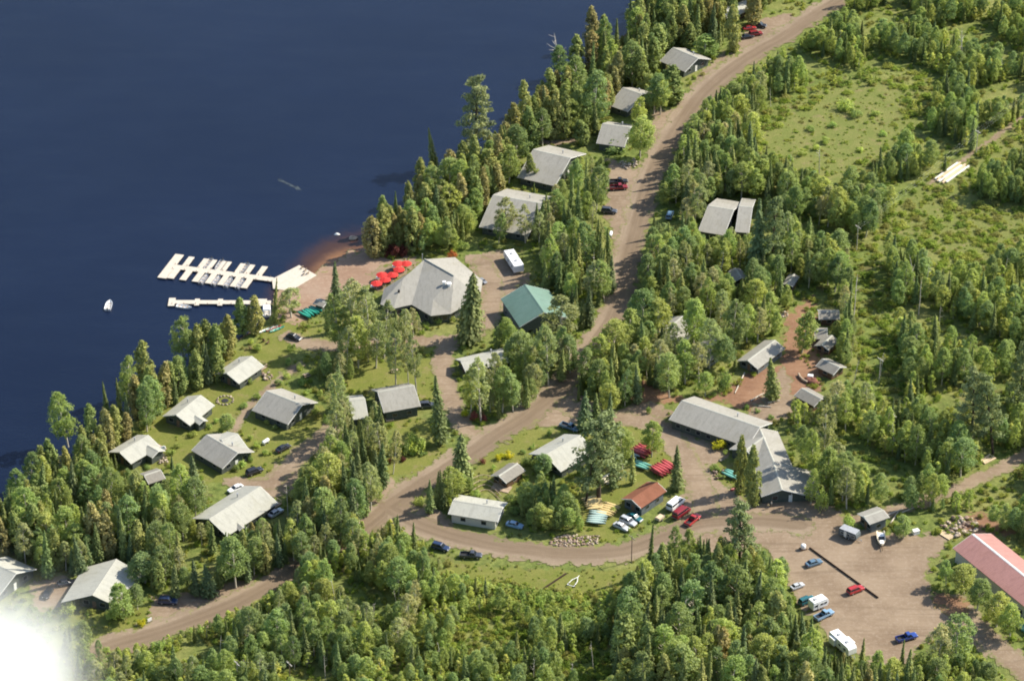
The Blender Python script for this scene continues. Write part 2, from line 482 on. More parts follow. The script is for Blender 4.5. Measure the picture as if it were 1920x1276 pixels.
def sheet(name, z, mat, lines=(), polys=(), step=.42, fringe=4.0):
    """a ground sheet: the union of bands along lines [(pixel points, width)] and of pixel polygons"""
    Ls = [(smooth_line(W2(p)), wd) for p, wd in lines]; Ps = [W2(p) for p in polys]
    al = np.vstack([l for l, _ in Ls] + Ps); mx = max([wd for _, wd in Ls], default=0) / 2 + fringe + 1
    x0, y0 = al.min(0) - mx; x1, y1 = al.max(0) + mx
    xs = np.arange(x0, x1, step); ys = np.arange(y0, y1, step); X, Y = np.meshgrid(xs, ys)
    sdv = np.full(X.shape, 1e9); lat = np.zeros(X.shape); alo = np.zeros(X.shape); bd = np.full(X.shape, 1e9)
    for l, wd in Ls:
        q, la, ao = seg_dist(X, Y, l, False); m = q < bd
        lat = np.where(m, la, lat); alo = np.where(m, ao, alo); bd = np.where(m, q, bd); sdv = np.minimum(sdv, q - wd / 2)
    for p in Ps:
        q, _, _ = seg_dist(X, Y, p, True); sdv = np.minimum(sdv, np.where(inside(X, Y, p), -q, q))
    raw = sdv; sdv = sdv + ragged(X, Y, len(name)) * (1.0 if name not in ('lane', 'footpath') else .55)
    ny, nx = X.shape; idx = np.arange(ny * nx).reshape(ny, nx)
    c = .25 * (sdv[:-1, :-1] + sdv[1:, :-1] + sdv[:-1, 1:] + sdv[1:, 1:])
    keep = c < .35
    Fq = np.stack([idx[:-1, :-1], idx[:-1, 1:], idx[1:, 1:], idx[1:, :-1]], -1)[keep]
    u, inv = np.unique(Fq, return_inverse=True); Fq = inv.reshape(-1, 4)
    V = np.c_[X.ravel()[u], Y.ravel()[u], np.full(len(u), z)]
    me = np_mesh(name, V, Fq, mat, {'sd': sdv.ravel()[u], 'lat': lat.ravel()[u], 'along': alo.ravel()[u]})
    o = bpy.data.objects.new(name, me); COL.objects.link(o); o['kind'] = 'structure'
    return o


SHORE = [(-260, 1130), (-120, 1052), (0, 990), (70, 940), (130, 890), (195, 838), (270, 780), (340, 724), (390, 680), (440, 640), (500, 602), (516, 575), (520, 548), (545, 545), (592, 522), (622, 502), (652, 482), (700, 462), (742, 425), (790, 385), (850, 345), (900, 305), (960, 265), (1010, 218), (1060, 168), (1120, 112), (1180, 58), (1240, 8), (1310, -60), (1480, -220)]
shore_w = smooth_line(W2(SHORE), 5)
lake_w = np.vstack([shore_w, [[200, 900], [-900, 900], [-900, -60]]])


def lake_sd(X, Y):
    q, _, _ = seg_dist(X, Y, shore_w, False); return np.where(inside(X, Y, lake_w), q, -q)     # positive in the lake


def grid_obj(name, xs, ys, zf, mat, attrs=None):
    X, Y = np.meshgrid(xs, ys); ny, nx = X.shape; idx = np.arange(ny * nx).reshape(ny, nx)
    Fq = np.stack([idx[:-1, :-1], idx[:-1, 1:], idx[1:, 1:], idx[1:, :-1]], -1).reshape(-1, 4)
    me = np_mesh(name, np.c_[X.ravel(), Y.ravel(), zf(X, Y).ravel()], Fq, mat, {k: f(X, Y).ravel() for k, f in (attrs or {}).items()}, True)
    o = bpy.data.objects.new(name, me); COL.objects.link(o); o['kind'] = 'structure'; return o


def far_axis(a, b, step, far):
    return np.unique(np.r_[-np.geomspace(far, abs(a) + step * 4, 24), np.arange(a, b, step), np.geomspace(b + step * 4, far, 24)])


gx, gy = far_axis(-200, 200, 1.6, 4000), far_axis(-170, 250, 1.6, 4000)
grid_obj('ground', gx, gy, lambda X, Y: np.where(lake_sd(X, Y) > -1.5, np.clip(-(lake_sd(X, Y) + 1.5) * .22, -4, 0), 0.0), M['ground'])
bc = gp(640, 500)


def shallow(X, Y):
    d = lake_sd(X, Y); b = np.exp(-(((X - bc[0]) / 17) ** 2 + ((Y - bc[1]) / 26) ** 2))
    return np.clip(np.exp(-np.maximum(d, 0) / (4 + 12 * b)) * (0.22 + 1.0 * b), 0, 1) * (d > -4)


grid_obj('lake', far_axis(-200, 200, 1.6, 3990), far_axis(-170, 250, 1.6, 3990), lambda X, Y: np.full(X.shape, -.42), M['water'], {'shallow': shallow})

ROAD = [(1640, -50), (1590, -12), (1535, 22), (1470, 66), (1400, 108), (1345, 148), (1295, 200), (1252, 268), (1216, 335), (1198, 400), (1180, 465), (1166, 530), (1150, 590), (1118, 640), (1075, 695), (1005, 765), (925, 818), (850, 868), (780, 912), (715, 958), (640, 1020), (560, 1064), (480, 1110), (400, 1146), (300, 1182), (190, 1214), (90, 1250), (-40, 1300)]
LOOP = [(720, 950), (790, 988), (870, 1012), (960, 1030), (1060, 1040), (1160, 1036), (1250, 1008), (1310, 984), (1400, 978), (1500, 985)]
LANE1 = [(905, 490), (925, 540), (915, 600), (880, 628), (836, 650), (832, 700), (848, 755), (872, 800), (915, 825)]
LANE2 = [(868, 636), (800, 640), (730, 640), (680, 650), (610, 648), (560, 640), (545, 632)]
LANE3 = [(625, 800), (585, 835), (548, 868), (510, 905), (470, 908), (440, 905)]
LANE4 = [(1030, 745), (1100, 775), (1170, 785), (1240, 800), (1285, 860), (1315, 920), (1330, 985)]
TRACK = [(1990, 820), (1930, 850), (1850, 890), (1770, 926), (1690, 952), (1600, 975)]
EXIT = [(1790, 1130), (1840, 1185), (1890, 1230), (1960, 1290)]
PATH1 = [(560, 684), (515, 718), (485, 745), (455, 775), (438, 805)]
POWER = [(1960, 192), (1850, 268), (1790, 312), (1742, 346)]
PATH2 = [(880, 290), (1000, 262)]
LOTS = [[(705, 895), (770, 900), (760, 945), (820, 950), (850, 985), (800, 1010), (740, 985), (690, 985), (680, 960)], [(1470, 690), (1410, 770), (1380, 790), (1440, 800), (1500, 770)],
        [(1142, 300), (1216, 322), (1196, 420), (1176, 500), (1165, 560), (1142, 545), (1150, 440), (1136, 400), (1142, 345)],
        [(1230, 212), (1262, 205), (1252, 262), (1224, 272), (1216, 245)],
        [(1430, 32), (1484, 26), (1492, 50), (1430, 84), (1392, 96), (1384, 78)],
        [(874, 478), (938, 470), (992, 520), (955, 560), (930, 610), (895, 560)],
        [(736, 585), (790, 585), (790, 620), (745, 612)],
        [(1240, 985), (1300, 962), (1400, 940), (1440, 940), (1530, 930), (1560, 950), (1600, 985), (1680, 1002), (1790, 1002), (1735, 1062), (1745, 1120), (1800, 1145), (1870, 1200), (1860, 1235), (1800, 1190), (1750, 1190), (1700, 1240), (1660, 1252), (1610, 1222), (1550, 1192), (1530, 1155), (1495, 1130), (1478, 1090), (1450, 1040), (1420, 1020), (1380, 1055), (1330, 1030), (1290, 1020), (1240, 1030)],
        [(1040, 700), (1075, 695), (1080, 735), (1150, 768), (1225, 752), (1255, 772), (1240, 800), (1150, 792), (1080, 795), (1040, 800), (990, 796), (940, 822), (925, 815), (1000, 760)],
        [(1240, 790), (1262, 800), (1372, 848), (1332, 872), (1345, 905), (1420, 945), (1420, 985), (1290, 1000), (1268, 960), (1288, 920), (1268, 870)],
        [(585, 822), (612, 805), (592, 850), (562, 872), (560, 905), (510, 938), (478, 918), (490, 895), (520, 872), (545, 848)],
        [(60, 1095), (120, 1075), (135, 1100), (112, 1140), (60, 1140)],
        [(290, 1120), (400, 1100), (480, 1082), (440, 1130), (330, 1180), (280, 1180), (285, 1140)]]
sheet('lawn', .02, M['lawn'], polys=[
    [(225, 800), (300, 775), (360, 725), (400, 690), (480, 645), (500, 600), (560, 590), (605, 615), (555, 650), (520, 700), (560, 740), (600, 762), (622, 800), (562, 872), (470, 905), (385, 905), (310, 885), (215, 862)],
    [(590, 690), (660, 660), (800, 650), (824, 740), (795, 762), (640, 740)],
    [(735, 770), (800, 790), (835, 830), (850, 852), (800, 885), (740, 895), (715, 885), (735, 845)],
    [(885, 852), (980, 806), (1060, 802), (1090, 815), (1040, 860), (1005, 925), (900, 920)],
    [(1100, 788), (1170, 790), (1235, 812), (1265, 850), (1272, 890), (1240, 930), (1180, 962), (1200, 985), (1150, 1018), (1090, 1000), (1050, 920), (1095, 880)],
    [(120, 1140), (200, 1150), (290, 1125), (305, 1170), (240, 1195), (150, 1195)],
    [(830, 1052), (900, 1058), (1010, 1068), (1190, 1066), (1200, 1080), (1140, 1120), (1050, 1125), (900, 1105), (840, 1080)],
    [(700, 480), (770, 440), (830, 380), (850, 400), (780, 460), (730, 500)],
    [(1530, 940), (1560, 935), (1575, 965), (1520, 970)], [(1330, 870), (1400, 850), (1410, 950), (1350, 900)],
    [(1130, 620), (1165, 560), (1145, 545), (1105, 610)]], fringe=4)
for nm, pl in (('meadow', [[(1415, 250), (1480, 200), (1560, 158), (1700, 148), (1722, 200), (1702, 270), (1620, 335), (1560, 362), (1500, 335), (1420, 300)], [(1640, 420), (1740, 345), (1930, 205), (1990, 230), (1960, 500), (1850, 500), (1760, 460)]]),):
    sheet(nm, .03, M['meadow'], polys=pl, fringe=5)
sheet('bare_earth', .05, M['earth'], polys=[[(1170, 690), (1240, 735), (1290, 752), (1350, 738), (1400, 700), (1465, 680), (1476, 590), (1520, 556), (1535, 620), (1545, 690), (1535, 735), (1480, 765), (1420, 778), (1360, 752), (1270, 752), (1200, 760)],
                                            [(560, 930), (620, 880), (640, 900), (580, 960)], [(1780, 980), (1840, 960), (1900, 1000), (1820, 1010)]])
sheet('beach', .06, M['sand'], polys=[[(520, 548), (545, 540), (595, 514), (650, 475), (705, 462), (728, 492), (702, 535), (640, 548), (600, 575), (560, 610), (515, 590)]], fringe=2.5)
sheet('footpath', .065, M['lot'], lines=[(PATH1, 2.4), (POWER, 1.5), ([(740, 440), (770, 450), (735, 475)], 2.0), ([(1300, 165), (1330, 130), (1365, 100)], 2.2), ([(1000, 262), (1040, 268), (1080, 262)], 2.4)], fringe=2)
sheet('gravel_lot', .08, M['lot'], polys=LOTS)
sheet('lane', .10, M['lot'], lines=[(LANE1, 5.2), (LANE2, 5.5), (LANE3, 5.0), (LANE4, 6.5), (TRACK, 4.0), (EXIT, 6.5)])
sheet('road', .12, M['road'], lines=[(ROAD, 7.9), (LOOP, 7.9)])
# a muddy puddle stain in the parking lot
sheet('mud', .14, M['earth'], polys=[[(1742, 1108), (1800, 1120), (1818, 1142), (1800, 1160), (1762, 1140)]], fringe=2)
# ------------------------------------------------------------------ houses
FOOT = []                         # building outlines on the ground, kept clear of trees
VISQ = []                         # roof outlines in photo pixels


def window_part(parent, c, ang, wd=1.3, ht=1.1, fm=None):
    """a window in a wall: frame with its pane as a child; ang = the way it faces"""
    dx, dy = math.cos(ang), math.sin(ang); f = MB()
    for s in (-1, 1):
        f.box((c[0] - dy * s * wd / 2, c[1] + dx * s * wd / 2, c[2]), (.09, .07, ht + .07), ang)
        f.box((c[0], c[1], c[2] + s * ht / 2), (.088, wd, .07), ang)
    o = f.build('window', fm or M['frame'], parent)
    MB().box((c[0] - dx * .02, c[1] - dy * .02, c[2]), (.05, wd - .06, ht - .06), ang).build('pane', M['glass'], o)


def door_part(parent, c, ang, mat):
    dx, dy = math.cos(ang), math.sin(ang)
    o = MB().box((c[0], c[1], 1.12), (.08, .95, 2.05), ang).build('door', mat, parent)
    MB().box((c[0] + dx * .06 - dy * .34, c[1] + dy * .06 + dx * .34, 1.05), (.08, .1, .06), ang).build('handle', M['steel'], o)


def gable(root, A, B, E, ze=2.45, slope=.42, wall=None, roof=None, ov=.45, wins=True, door=True, local=None, hw2=None, chimney=True, cap=False, fascia=True, sub='', vis=True, endw=(True, True), wspace=3.6, quad=None):
    """one gabled block. A, B: photo positions of the ridge ends, E: a photo position on one eave"""
    zr = ze + 2
    for _ in range(12):
        a, b, e = gp(*A, zr), gp(*B, zr), gp(*E, ze); L = np.hypot(*(b - a)[:2]); d = (b - a)[:2] / L
        cr = d[0] * (e - a)[1] - d[1] * (e - a)[0]; hw = abs(cr); zr = ze + slope * hw
    n = np.array([-d[1], d[0]]); sg = 1 if cr > 0 else -1
    h1, h2 = hw, (hw2 or hw)
    z2 = zr - slope * h2
    ang = math.atan2(d[1], d[0]); mid = (a + b)[:2] / 2
    if root is None:
        root = local(mid, ang)
    ox, oy, oz = root.location; ra = root.rotation_euler.z

    def T(u, v, z):              # u along ridge from middle, v across (positive = eave E side)
        p = mid + d * u + n * (v * sg) - np.array([ox, oy]); c, s = math.cos(-ra), math.sin(-ra)
        return (p[0] * c - p[1] * s, p[0] * s + p[1] * c, z)
    u1 = L / 2; ui = u1 - ov * 1.7
    w1, w2 = h1 - ov, h2 - ov
    zt = lambda v, h: zr - slope * abs(v) - .16
    wl = MB(); th = .18
    # walls: outer shell as one prism-like body with gable tops
    ring = [(w1, zt(w1, h1)), (w1, 0), (-w2, 0), (-w2, zt(w2, h2)), (0, zr - .16)]
    wl.loft([[T(-ui, v, z) for v, z in ring], [T(ui, v, z) for v, z in ring]])
    wl.build('wall', wall or M['wall_green'], root)
    rf = MB(); t = .14
    for s, h, zz in ((1, h1, ze), (-1, h2, z2)):
        ua, va, ub, vb = -u1, s * h, u1, s * h
        if quad:                # eaves that splay: photo positions of the four eave corners
            (ua, va), (ub, vb) = [((gp(*q, zz)[:2] - mid) @ d, (gp(*q, zz)[:2] - mid) @ n * sg) for q in (quad[:2] if s > 0 else quad[2:])]
        rf.loft([[T(-u1, .0, zr), T(ua, va, zz), T(ua, va, zz - t), T(-u1, 0, zr - t)], [T(u1, 0, zr), T(ub, vb, zz), T(ub, vb, zz - t), T(u1, 0, zr - t)]])
    # roof mesh in a frame of its own so that its texture runs with the ridge
    ro = rf.build('roof', roof or M['shingle'], root)
    # ridge cap: a thin bent board
    rc = MB()
    for s in (1, -1):
        rc.loft([[T(-u1 - .02, 0, zr + .05), T(-u1 - .02, s * .32, zr + .03 - slope * .32), T(-u1 - .02, s * .32, zr - .03 - slope * .32), T(-u1 - .02, 0, zr - .02)],
                 [T(u1 + .02, 0, zr + .05), T(u1 + .02, s * .32, zr + .03 - slope * .32), T(u1 + .02, s * .32, zr - .03 - slope * .32), T(u1 + .02, 0, zr - .02)]])
    rc.build('ridge_cap', M['trim'] if cap else (roof if roof in (M['roof_green'], M['roof_rust']) else M['shingle_pale']), ro)
    if fascia:
        for u in (-u1 - .05, u1 + .05):
            fa = MB()
            for s, h, zz in ((1, h1, ze), (-1, h2, z2)):
                fa.loft([[T(u - .04, .0, zr - .02), T(u - .04, s * h, zz - .02), T(u - .04, s * h, zz - .24), T(u - .04, 0, zr - .24)], [T(u + .04, .0, zr - .02), T(u + .04, s * h, zz - .02), T(u + .04, s * h, zz - .24), T(u + .04, 0, zr - .24)]])
            fa.build('fascia', M['trim'], ro)
    if chimney:
        q = T(ui * .35, -w2 * .35, 0); zc = zr - slope * w2 * .35
        ch = MB().tube([(q[0], q[1], zc - .3), (q[0], q[1], zc + 1.0)], .17, 8).tube([(q[0], q[1], zc + 1.0), (q[0], q[1], zc + 1.12)], .26, 8)
        ch.build('chimney', M['steel'], ro)
    la = ang - ra
    if wins and ze > 1.8:
        for s, wv, an in ((1, w1, la + math.pi / 2 * sg), (-1, w2, la - math.pi / 2 * sg)):
            k = max(1, int((2 * ui - 1) // wspace))
            for i in range(k):
                u = (i - (k - 1) / 2) * (2 * ui - .6) / k
                c = T(u, s * (wv + .03), 1.55); window_part(root, c, an)
        for s in (-1, 1):
            if not endw[0 if s < 0 else 1]: continue
            an = la + (0 if s > 0 else math.pi)
            for v in (-.55, .55):
                if min(w1, w2) < 1.6 and v > 0: continue
                c = T(s * (ui + .03), v * (w1 + w2) / 2 + (w1 - w2) / 2, 1.55); window_part(root, c, an, 1.5, 1.2)
            if door: door_part(root, T(s * (ui + .04), (w1 - w2) / 2, 0), an, M['trim'] if s > 0 else M['timber'])
    ol = [mid + d * u + n * (v * sg) for u, v in ((-u1, h1), (u1, h1), (u1, -h2), (-u1, -h2))]
    FOOT.append(np.array(ol))
    if vis:
        VISQ.append([pj(ol[i][0], ol[i][1], z)[:2] for i, z in ((0, ze), (1, ze))] + [pj(*(mid + d * u1), zr)[:2]] + [pj(ol[2][0], ol[2][1], z2)[:2], pj(ol[3][0], ol[3][1], z2)[:2]] + [pj(*(mid - d * u1), zr)[:2]])
    root['_geo'] = [float(mid[0]), float(mid[1]), float(d[0]), float(d[1]), float(ui), float(w1), float(w2), float(sg), float(ang)]
    return root, T


def house(name, label, cat, A, B, E, lm, group=None, **kw):
    root, T = gable(None, A, B, E, local=lambda m, an: empty(name, (m[0], m[1], 0), an, label, cat, group, lm), **kw)
    return root, T


def deck(root, T, u0, u1, v0, v1, z=.45, rail=True):
    c = [T(u0, v0, 0), T(u1, v0, 0), T(u1, v1, 0), T(u0, v1, 0)]
    b = MB().prism([(p[0], p[1]) for p in c], z - .14, z)
    dk = b.build('deck', M['plank'], root)
    if rail:
        r = MB()
        for p, q in ((c[1], c[2]), (c[2], c[3]), (c[3], c[0])):
            k = max(2, int(math.hypot(q[0] - p[0], q[1] - p[1]) / 1.5)); 
            for i in range(k + 1):
                x, y = p[0] + (q[0] - p[0]) * i / k, p[1] + (q[1] - p[1]) * i / k; r.box((x, y, z + .45), (.09, .09, .9))
            r.tube([(p[0], p[1], z + .92), (q[0], q[1], z + .92)], .06, 5)
        r.build('railing', M['paletimber'], dk)


GC = 'lakeside guest cabins'
SH, SPL, SO = M['shingle'], M['shingle_pale'], M['shingle_old']
r, T = house('cabin', 'grey roofed cabin nearest the docks, dark gable facing the lake', 'cabin', (425, 699), (472, 667), (443, 723), 'the cabin nearest the docks', GC, roof=SPL)
deck(r, T, 5.2, 8.2, -1.5, 3.0)
r, T = house('cabin', 'pale roofed cabin with a dark gable, beside a stone fire ring', 'cabin', (330, 777), (376, 740), (357, 797), 'the cabin beside the fire ring', GC, roof=SPL)
gable(r, (366, 778), (381, 788), (372, 795), ze=2.5, wins=False, door=False, chimney=False, roof=SPL, ov=.3, vis=False)
r, T = house('cabin', 'small pale roofed cabin closest to the lower shoreline woods, white satellite dish beside it', 'cabin', (224, 847), (278, 815), (245, 870), 'the cabin with the satellite dish', GC, roof=SPL)
gable(r, (277, 834), (297, 845), (282, 856), ze=2.5, wins=False, door=False, chimney=False, roof=SPL, ov=.3, vis=False)
deck(r, T, 5.0, 8.0, .5, 4.0, .35, False)
r, T = house('cabin', 'broad two tone grey roofed cabin beside a dark parked car', 'cabin', (388, 814), (446, 848), (423, 882), 'the broad two tone cabin', GC, roof=SH)
gable(r, (415, 824), (445, 812), (432, 806), ze=2.7, wins=False, door=False, chimney=False, roof=SPL, vis=False)
r, T = house('cabin', 'large grey roofed cabin with a little white porch gable', 'cabin', (500, 732), (567, 758), (541, 796), 'the cabin with the white porch gable', GC, roof=SH)
gable(r, (500, 770), (512, 745), (490, 780), ze=2.6, wins=False, door=True, chimney=False, roof=SPL, ov=.3, vis=False)
r, T = house('lodge_house', 'long pale grey roofed house in front of the white car', 'house', (392, 972), (488, 911), (430, 1002), 'the white car house', None, roof=SPL, wspace=4)
gable(r, (437, 972), (455, 988), (444, 990), ze=2.6, wins=False, door=False, chimney=False, roof=SH, ov=.3, vis=False)
deck(r, T, 9, 12, -1, 5, .5)
r, T = house('lodge_house', 'large pale hip shouldered house with shrubs in front, beside the road at the bottom', 'house', (173, 1115), (218, 1047), (207, 1131), 'the lower road house', None, roof=SPL, slope=.5, chimney=False, fascia=False, quad=[(207, 1131), (272, 1077), (114, 1129), (156, 1064)])
r, T = house('lodge_house', 'pale roofed house half lost in white cloud at the very edge', 'house', (-24, 1050), (30, 1074), (14, 1042), 'the house in the cloud', None, roof=SPL, endw=(True, True))
r, T = house('shed', 'small grey shed roof showing between trees below the satellite dish cabin', 'shed', (270, 890), (301, 880), (276, 908), 'the small shed in the trees', None, roof=SO, ze=2.2, wins=False, chimney=False)
r, T = house('lodge_house', 'grey gabled house with a green wall facing the viewer', 'house', (708, 733), (776, 721), (717, 774), 'the green walled house', None, roof=SH, ze=3.2, slope=.5, wall=M['wall_green'], chimney=False)
MB().box(T(-3.5, 5.5, .3), (2.2, 1.6, .3)).build('doorstep', M['plank'], r)
house('shed', 'narrow pale shed hidden behind two spruces beside the green walled house', 'shed', (655, 750), (684, 747), (666, 786), 'the shed behind two spruces', None, roof=SPL, ze=2.4, wins=False, chimney=False)
r, T = house('lodge_house', 'long white roofed house half hidden by aspens, in front of the green roofed house', 'house', (864, 676), (955, 655), (879, 697), 'the aspen hidden white roofed house', None, roof=SPL, vis=False)
VISQ.append([(859, 680), (925, 662), (925, 690), (879, 697)])
r, T = house('lodge_house', 'white roofed house beside the big pine, on the lawn inside the road loop', 'house', (1022, 852), (1088, 815), (1052, 884), 'the white roofed house by the pine', None, roof=SPL, vis=False)
VISQ.append([(1018, 852), (1085, 815), (1092, 862), (1053, 884)])
r, T = house('lodge_house', 'long low white house with cream walls beside the lower loop road', 'house', (850, 937), (942, 952), (840, 963), 'the long low white house', None, roof=SPL, wall=M['wall_pale'], slope=.28, ze=2.8)
r, T = house('log_hut', 'small dark log hut with a weathered roof behind the long low white house', 'hut', (935, 891), (970, 868), (946, 908), 'the dark log hut', None, roof=SO, wall=M['wall_log'], ze=2.3, chimney=False)
r, T = house('storage_shed', 'shed with a rust red roof and dark grey gable beside the yellow canoes', 'shed', (1184, 935), (1232, 903), (1207, 949), 'the rust roofed shed', None, roof=M['roof_rust'], wall=M['wall_grey'], ze=3.0, chimney=False)

# the L shaped office
r, T = house('office_building', 'long angled grey roofed lodge building with a gabled entrance, beside the parking lot', 'building', (1279, 750), (1425, 800), (1374, 828), 'the long angled lodge building', None, roof=SH, ze=2.9, slope=.36, wspace=3.0)
gable(r, (1424, 801), (1452, 868), (1405, 856), ze=2.9, slope=.36, roof=SH, chimney=False, hw2=None, door=False)
gable(r, (1450, 866), (1466, 917), (1427, 930), ze=2.8, slope=.34, roof=SH, chimney=False, hw2=10.5, endw=(True, True))
gable(r, (1432, 818), (1398, 843), (1385, 828), ze=2.9, slope=.36, roof=SH, chimney=False, door=False, wins=False, vis=False)
for u in (-4.2, -1.4, 1.4, 4.2):
    a = gp(1450 + u * 8, 938 + abs(u) * .6); q = r.matrix_basis.inverted() @ Vector((a[0], a[1], 0))
    MB().tube([(q[0], q[1], 0), (q[0], q[1], 2.7)], .11, 6).build('porch_post', M['trim'], r)

# pink metal building
r, T = house('metal_building', 'big metal storage building with a faded pink roof and white ridge', 'building', (1824, 1000), (2010, 1150), (1921, 1137), 'the pink roofed building', None, roof=M['roof_pink'], wall=M['wall_pale'], ze=4.2, slope=.36, chimney=False, cap=True, wspace=7)

# upper row
r, T = house('cabin', 'grey gabled cabin furthest up the shore road among brown cedars', 'cabin', (1262, 89), (1309, 109), (1240, 116), 'the upper shore cabin', GC, roof=SH)
r, T = house('cabin', 'small grey cabin half hidden behind an aspen, next to the road pull off', 'cabin', (1168, 164), (1203, 176), (1145, 199), 'the pull off cabin', GC, roof=SH, vis=False)
VISQ.append([(1145, 199), (1170, 163), (1200, 172), (1190, 185), (1168, 204)])
r, T = house('cabin', 'grey cabin with leafy shrubs along its front eave, above the stone heaps', 'cabin', (1130, 231), (1182, 238), (1112, 268), 'the shrub fronted cabin', GC, roof=SH)
r, T = house('lodge_house', 'wide grey roofed house on the shore, uphill of the other wide house', 'house', (1000, 280), (1070, 296), (967, 332), 'the upper wide house', None, roof=SH, slope=.36)
r, T = house('lodge_house', 'wide grey roofed house behind thin birches, straight behind the main lodge', 'house', (925, 365), (1016, 381), (895, 425), 'the lower wide house', None, roof=SH, slope=.36, vis=False)
VISQ.append([(895, 425), (922, 362), (990, 372), (955, 405), (930, 430)])
r, T = house('green_roof_house', 'tall house with a shiny green metal roof and pale walls', 'house', (1020, 585), (984, 533), (965, 599), 'the green roofed house', None, roof=M['roof_green'], wall=M['wall_grey'], ze=4.2, slope=.46, chimney=False)
r, T = house('storage_shed', 'grey low roofed workshop, wider of two side by side behind road trees', 'shed', (1328, 385), (1376, 393), (1308, 433), 'the wider workshop', None, roof=SH, ze=3, slope=.3, chimney=False)
r, T = house('storage_shed', 'grey low roofed workshop, narrower of two side by side behind road trees', 'shed', (1386, 386), (1411, 388), (1370, 434), 'the narrower workshop', None, roof=SH, ze=3, slope=.3, chimney=False)
GS = 'small staff cabins on red earth'
for A, B, E, ph, lb, rf, vis in (
    ((1391, 520), (1378, 502), (1376, 524), 'the smallest hidden hut', 'small grey hut deep in trees, alone behind the workshops side', SH, True),
    ((1477, 531), (1489, 513), (1463, 538), 'the hut with glass door', 'dark little cabin with a white framed door facing the red earth yard', SH, True),
    ((1535, 583), (1573, 583), (1531, 599), 'the uppermost bunkhouse', 'weathered bunkhouse, uppermost along the edge of the brushy clearing', SO, True),
    ((1528, 617), (1551, 618), (1525, 635), 'the second bunkhouse', 'weathered bunkhouse tucked close behind the dark windowed one', SO, True),
    ((1541, 646), (1560, 628), (1528, 646), 'the dark windowed bunkhouse', 'dark gabled bunkhouse with windows facing the viewer', SO, True),
    ((1575, 688), (1542, 672), (1559, 701), 'the log walled bunkhouse', 'weathered bunkhouse standing beside the brown tarp heap', SO, True),
    ((1503, 727), (1540, 747), (1490, 742), 'the lowest bunkhouse', 'bunkhouse under tree shade just behind the long lodge building', SO, True),
    ((1402, 675), (1453, 637), (1422, 691), 'the long staff cabin', 'long grey staff cabin in the middle of the red earth yard', SH, True),
    ((1236, 628), (1280, 592), (1262, 650), 'the aspen screened cabin', 'grey cabin screened by leafy aspens in the middle woods', SH, False),
    ((1305, 662), (1345, 634), (1328, 680), 'the blue grey cabin', 'blue grey walled cabin almost hidden behind aspen trunks', SH, False),
    ((1352, 25), (1402, 0), (1362, 40), 'the topmost cabin', 'pale cabin glimpsed through cedars at the top beside parked cars', SPL, False)):
    house('cabin', lb, 'cabin', A, B, E, ph, GS, roof=rf, ze=2.3, chimney=False, vis=vis, wall=M['wall_grey'] if 'grey' in lb else M['wall_log'])
house('storage_shed', 'pale weathered shed with stacked stuff round it, behind the grey cargo trailer', 'shed', (1620, 968), (1656, 955), (1625, 985), 'the weathered shed', None, roof=SH, ze=3.3, slope=.25, wall=M['wall_grey'], chimney=False)
house('shed', 'tiny grey roofed shed beside the green canoe rack near the beach', 'shed', (593, 561), (612, 567), (588, 570), 'the tiny beach shed', None, roof=SO, ze=2.2, slope=.3, wins=False, chimney=False)

VISQ.append([(948, 575), (1012, 582), (1008, 622), (966, 616)])
VISQ.append([(985, 535), (1062, 556), (1022, 590), (990, 560)]); VISQ.append([(938, 462), (1012, 458), (1012, 522), (940, 522)])
# ---- the main lodge: hipped roof with a wing, built from roof facets
LODGE = empty('main_lodge', (*gp(810, 575)[:2], 0), 0, 'sprawling main lodge with a many sided grey hip roof beside red umbrellas', 'lodge', None, 'the main lodge')
lx, ly = LODGE.location[0], LODGE.location[1]


def lp(px, py, z):
    p = gp(px, py, z); return (p[0] - lx, p[1] - ly, z)


ZE, ZR, ZW = 3.2, 8.0, 6.0
a = lp(796, 486, ZR); b = lp(851, 517, ZR)
e1 = lp(764, 521, ZE + 1.2)           # where the big left slope meets the wing
e2 = lp(853, 482, ZE); e3 = lp(905, 526, ZE); e4 = lp(900, 558, ZE); e5 = lp(845, 588, ZE); e6 = lp(808, 592, ZE); e7 = lp(772, 571, ZE)
e0 = lp(790, 497, ZE)
wa = lp(757, 521, 6.3); wb = lp(757, 574, ZE)
w1 = lp(720, 541, ZE); w2 = lp(713, 570, ZE); w3 = lp(737, 579, ZE); w4 = lp(772, 571, ZE)
h = lp(812, 562, 4.8)
F3 = MB()
vs = [a, b, e2, e3, e4, e5, e6, e7, e0, wa, wb, w1, w2, w3, w4, h]
F3.add(vs, [(0, 2, 3, 1), (1, 3, 4), (1, 4, 5), (1, 5, 15), (15, 5, 6), (15, 6, 7), (0, 1, 15, 7), (0, 7, 9), (0, 9, 8), (8, 9, 11), (9, 12, 11), (9, 13, 12), (9, 10, 13), (9, 14, 10), (2, 0, 8)])
ro = F3.build('roof', SH, LODGE); md = ro.modifiers.new('thick', 'SOLIDIFY'); md.thickness = .22; md.offset = -1
MB().tube([Vector(a) + Vector((0, 0, .05)), Vector(b) + Vector((0, 0, .05))], .22, 6).build('ridge_cap', SPL, ro)
for q, s in ((lp(833, 534, 6.6), .55), (lp(842, 537, 6.4), .75)):
    MB().tube([(q[0], q[1], q[2] - .8), (q[0], q[1], q[2] + .9)], s * .7, 10).tube([(q[0], q[1], q[2] + .9), (q[0], q[1], q[2] + 1.15)], s, 10).build('roof_vent', M['white'], ro)
q = lp(748, 549, 4.6); MB().tube([(q[0], q[1], 3.4), (q[0], q[1], 5.6)], .32, 8).build('chimney', M['black'], ro)
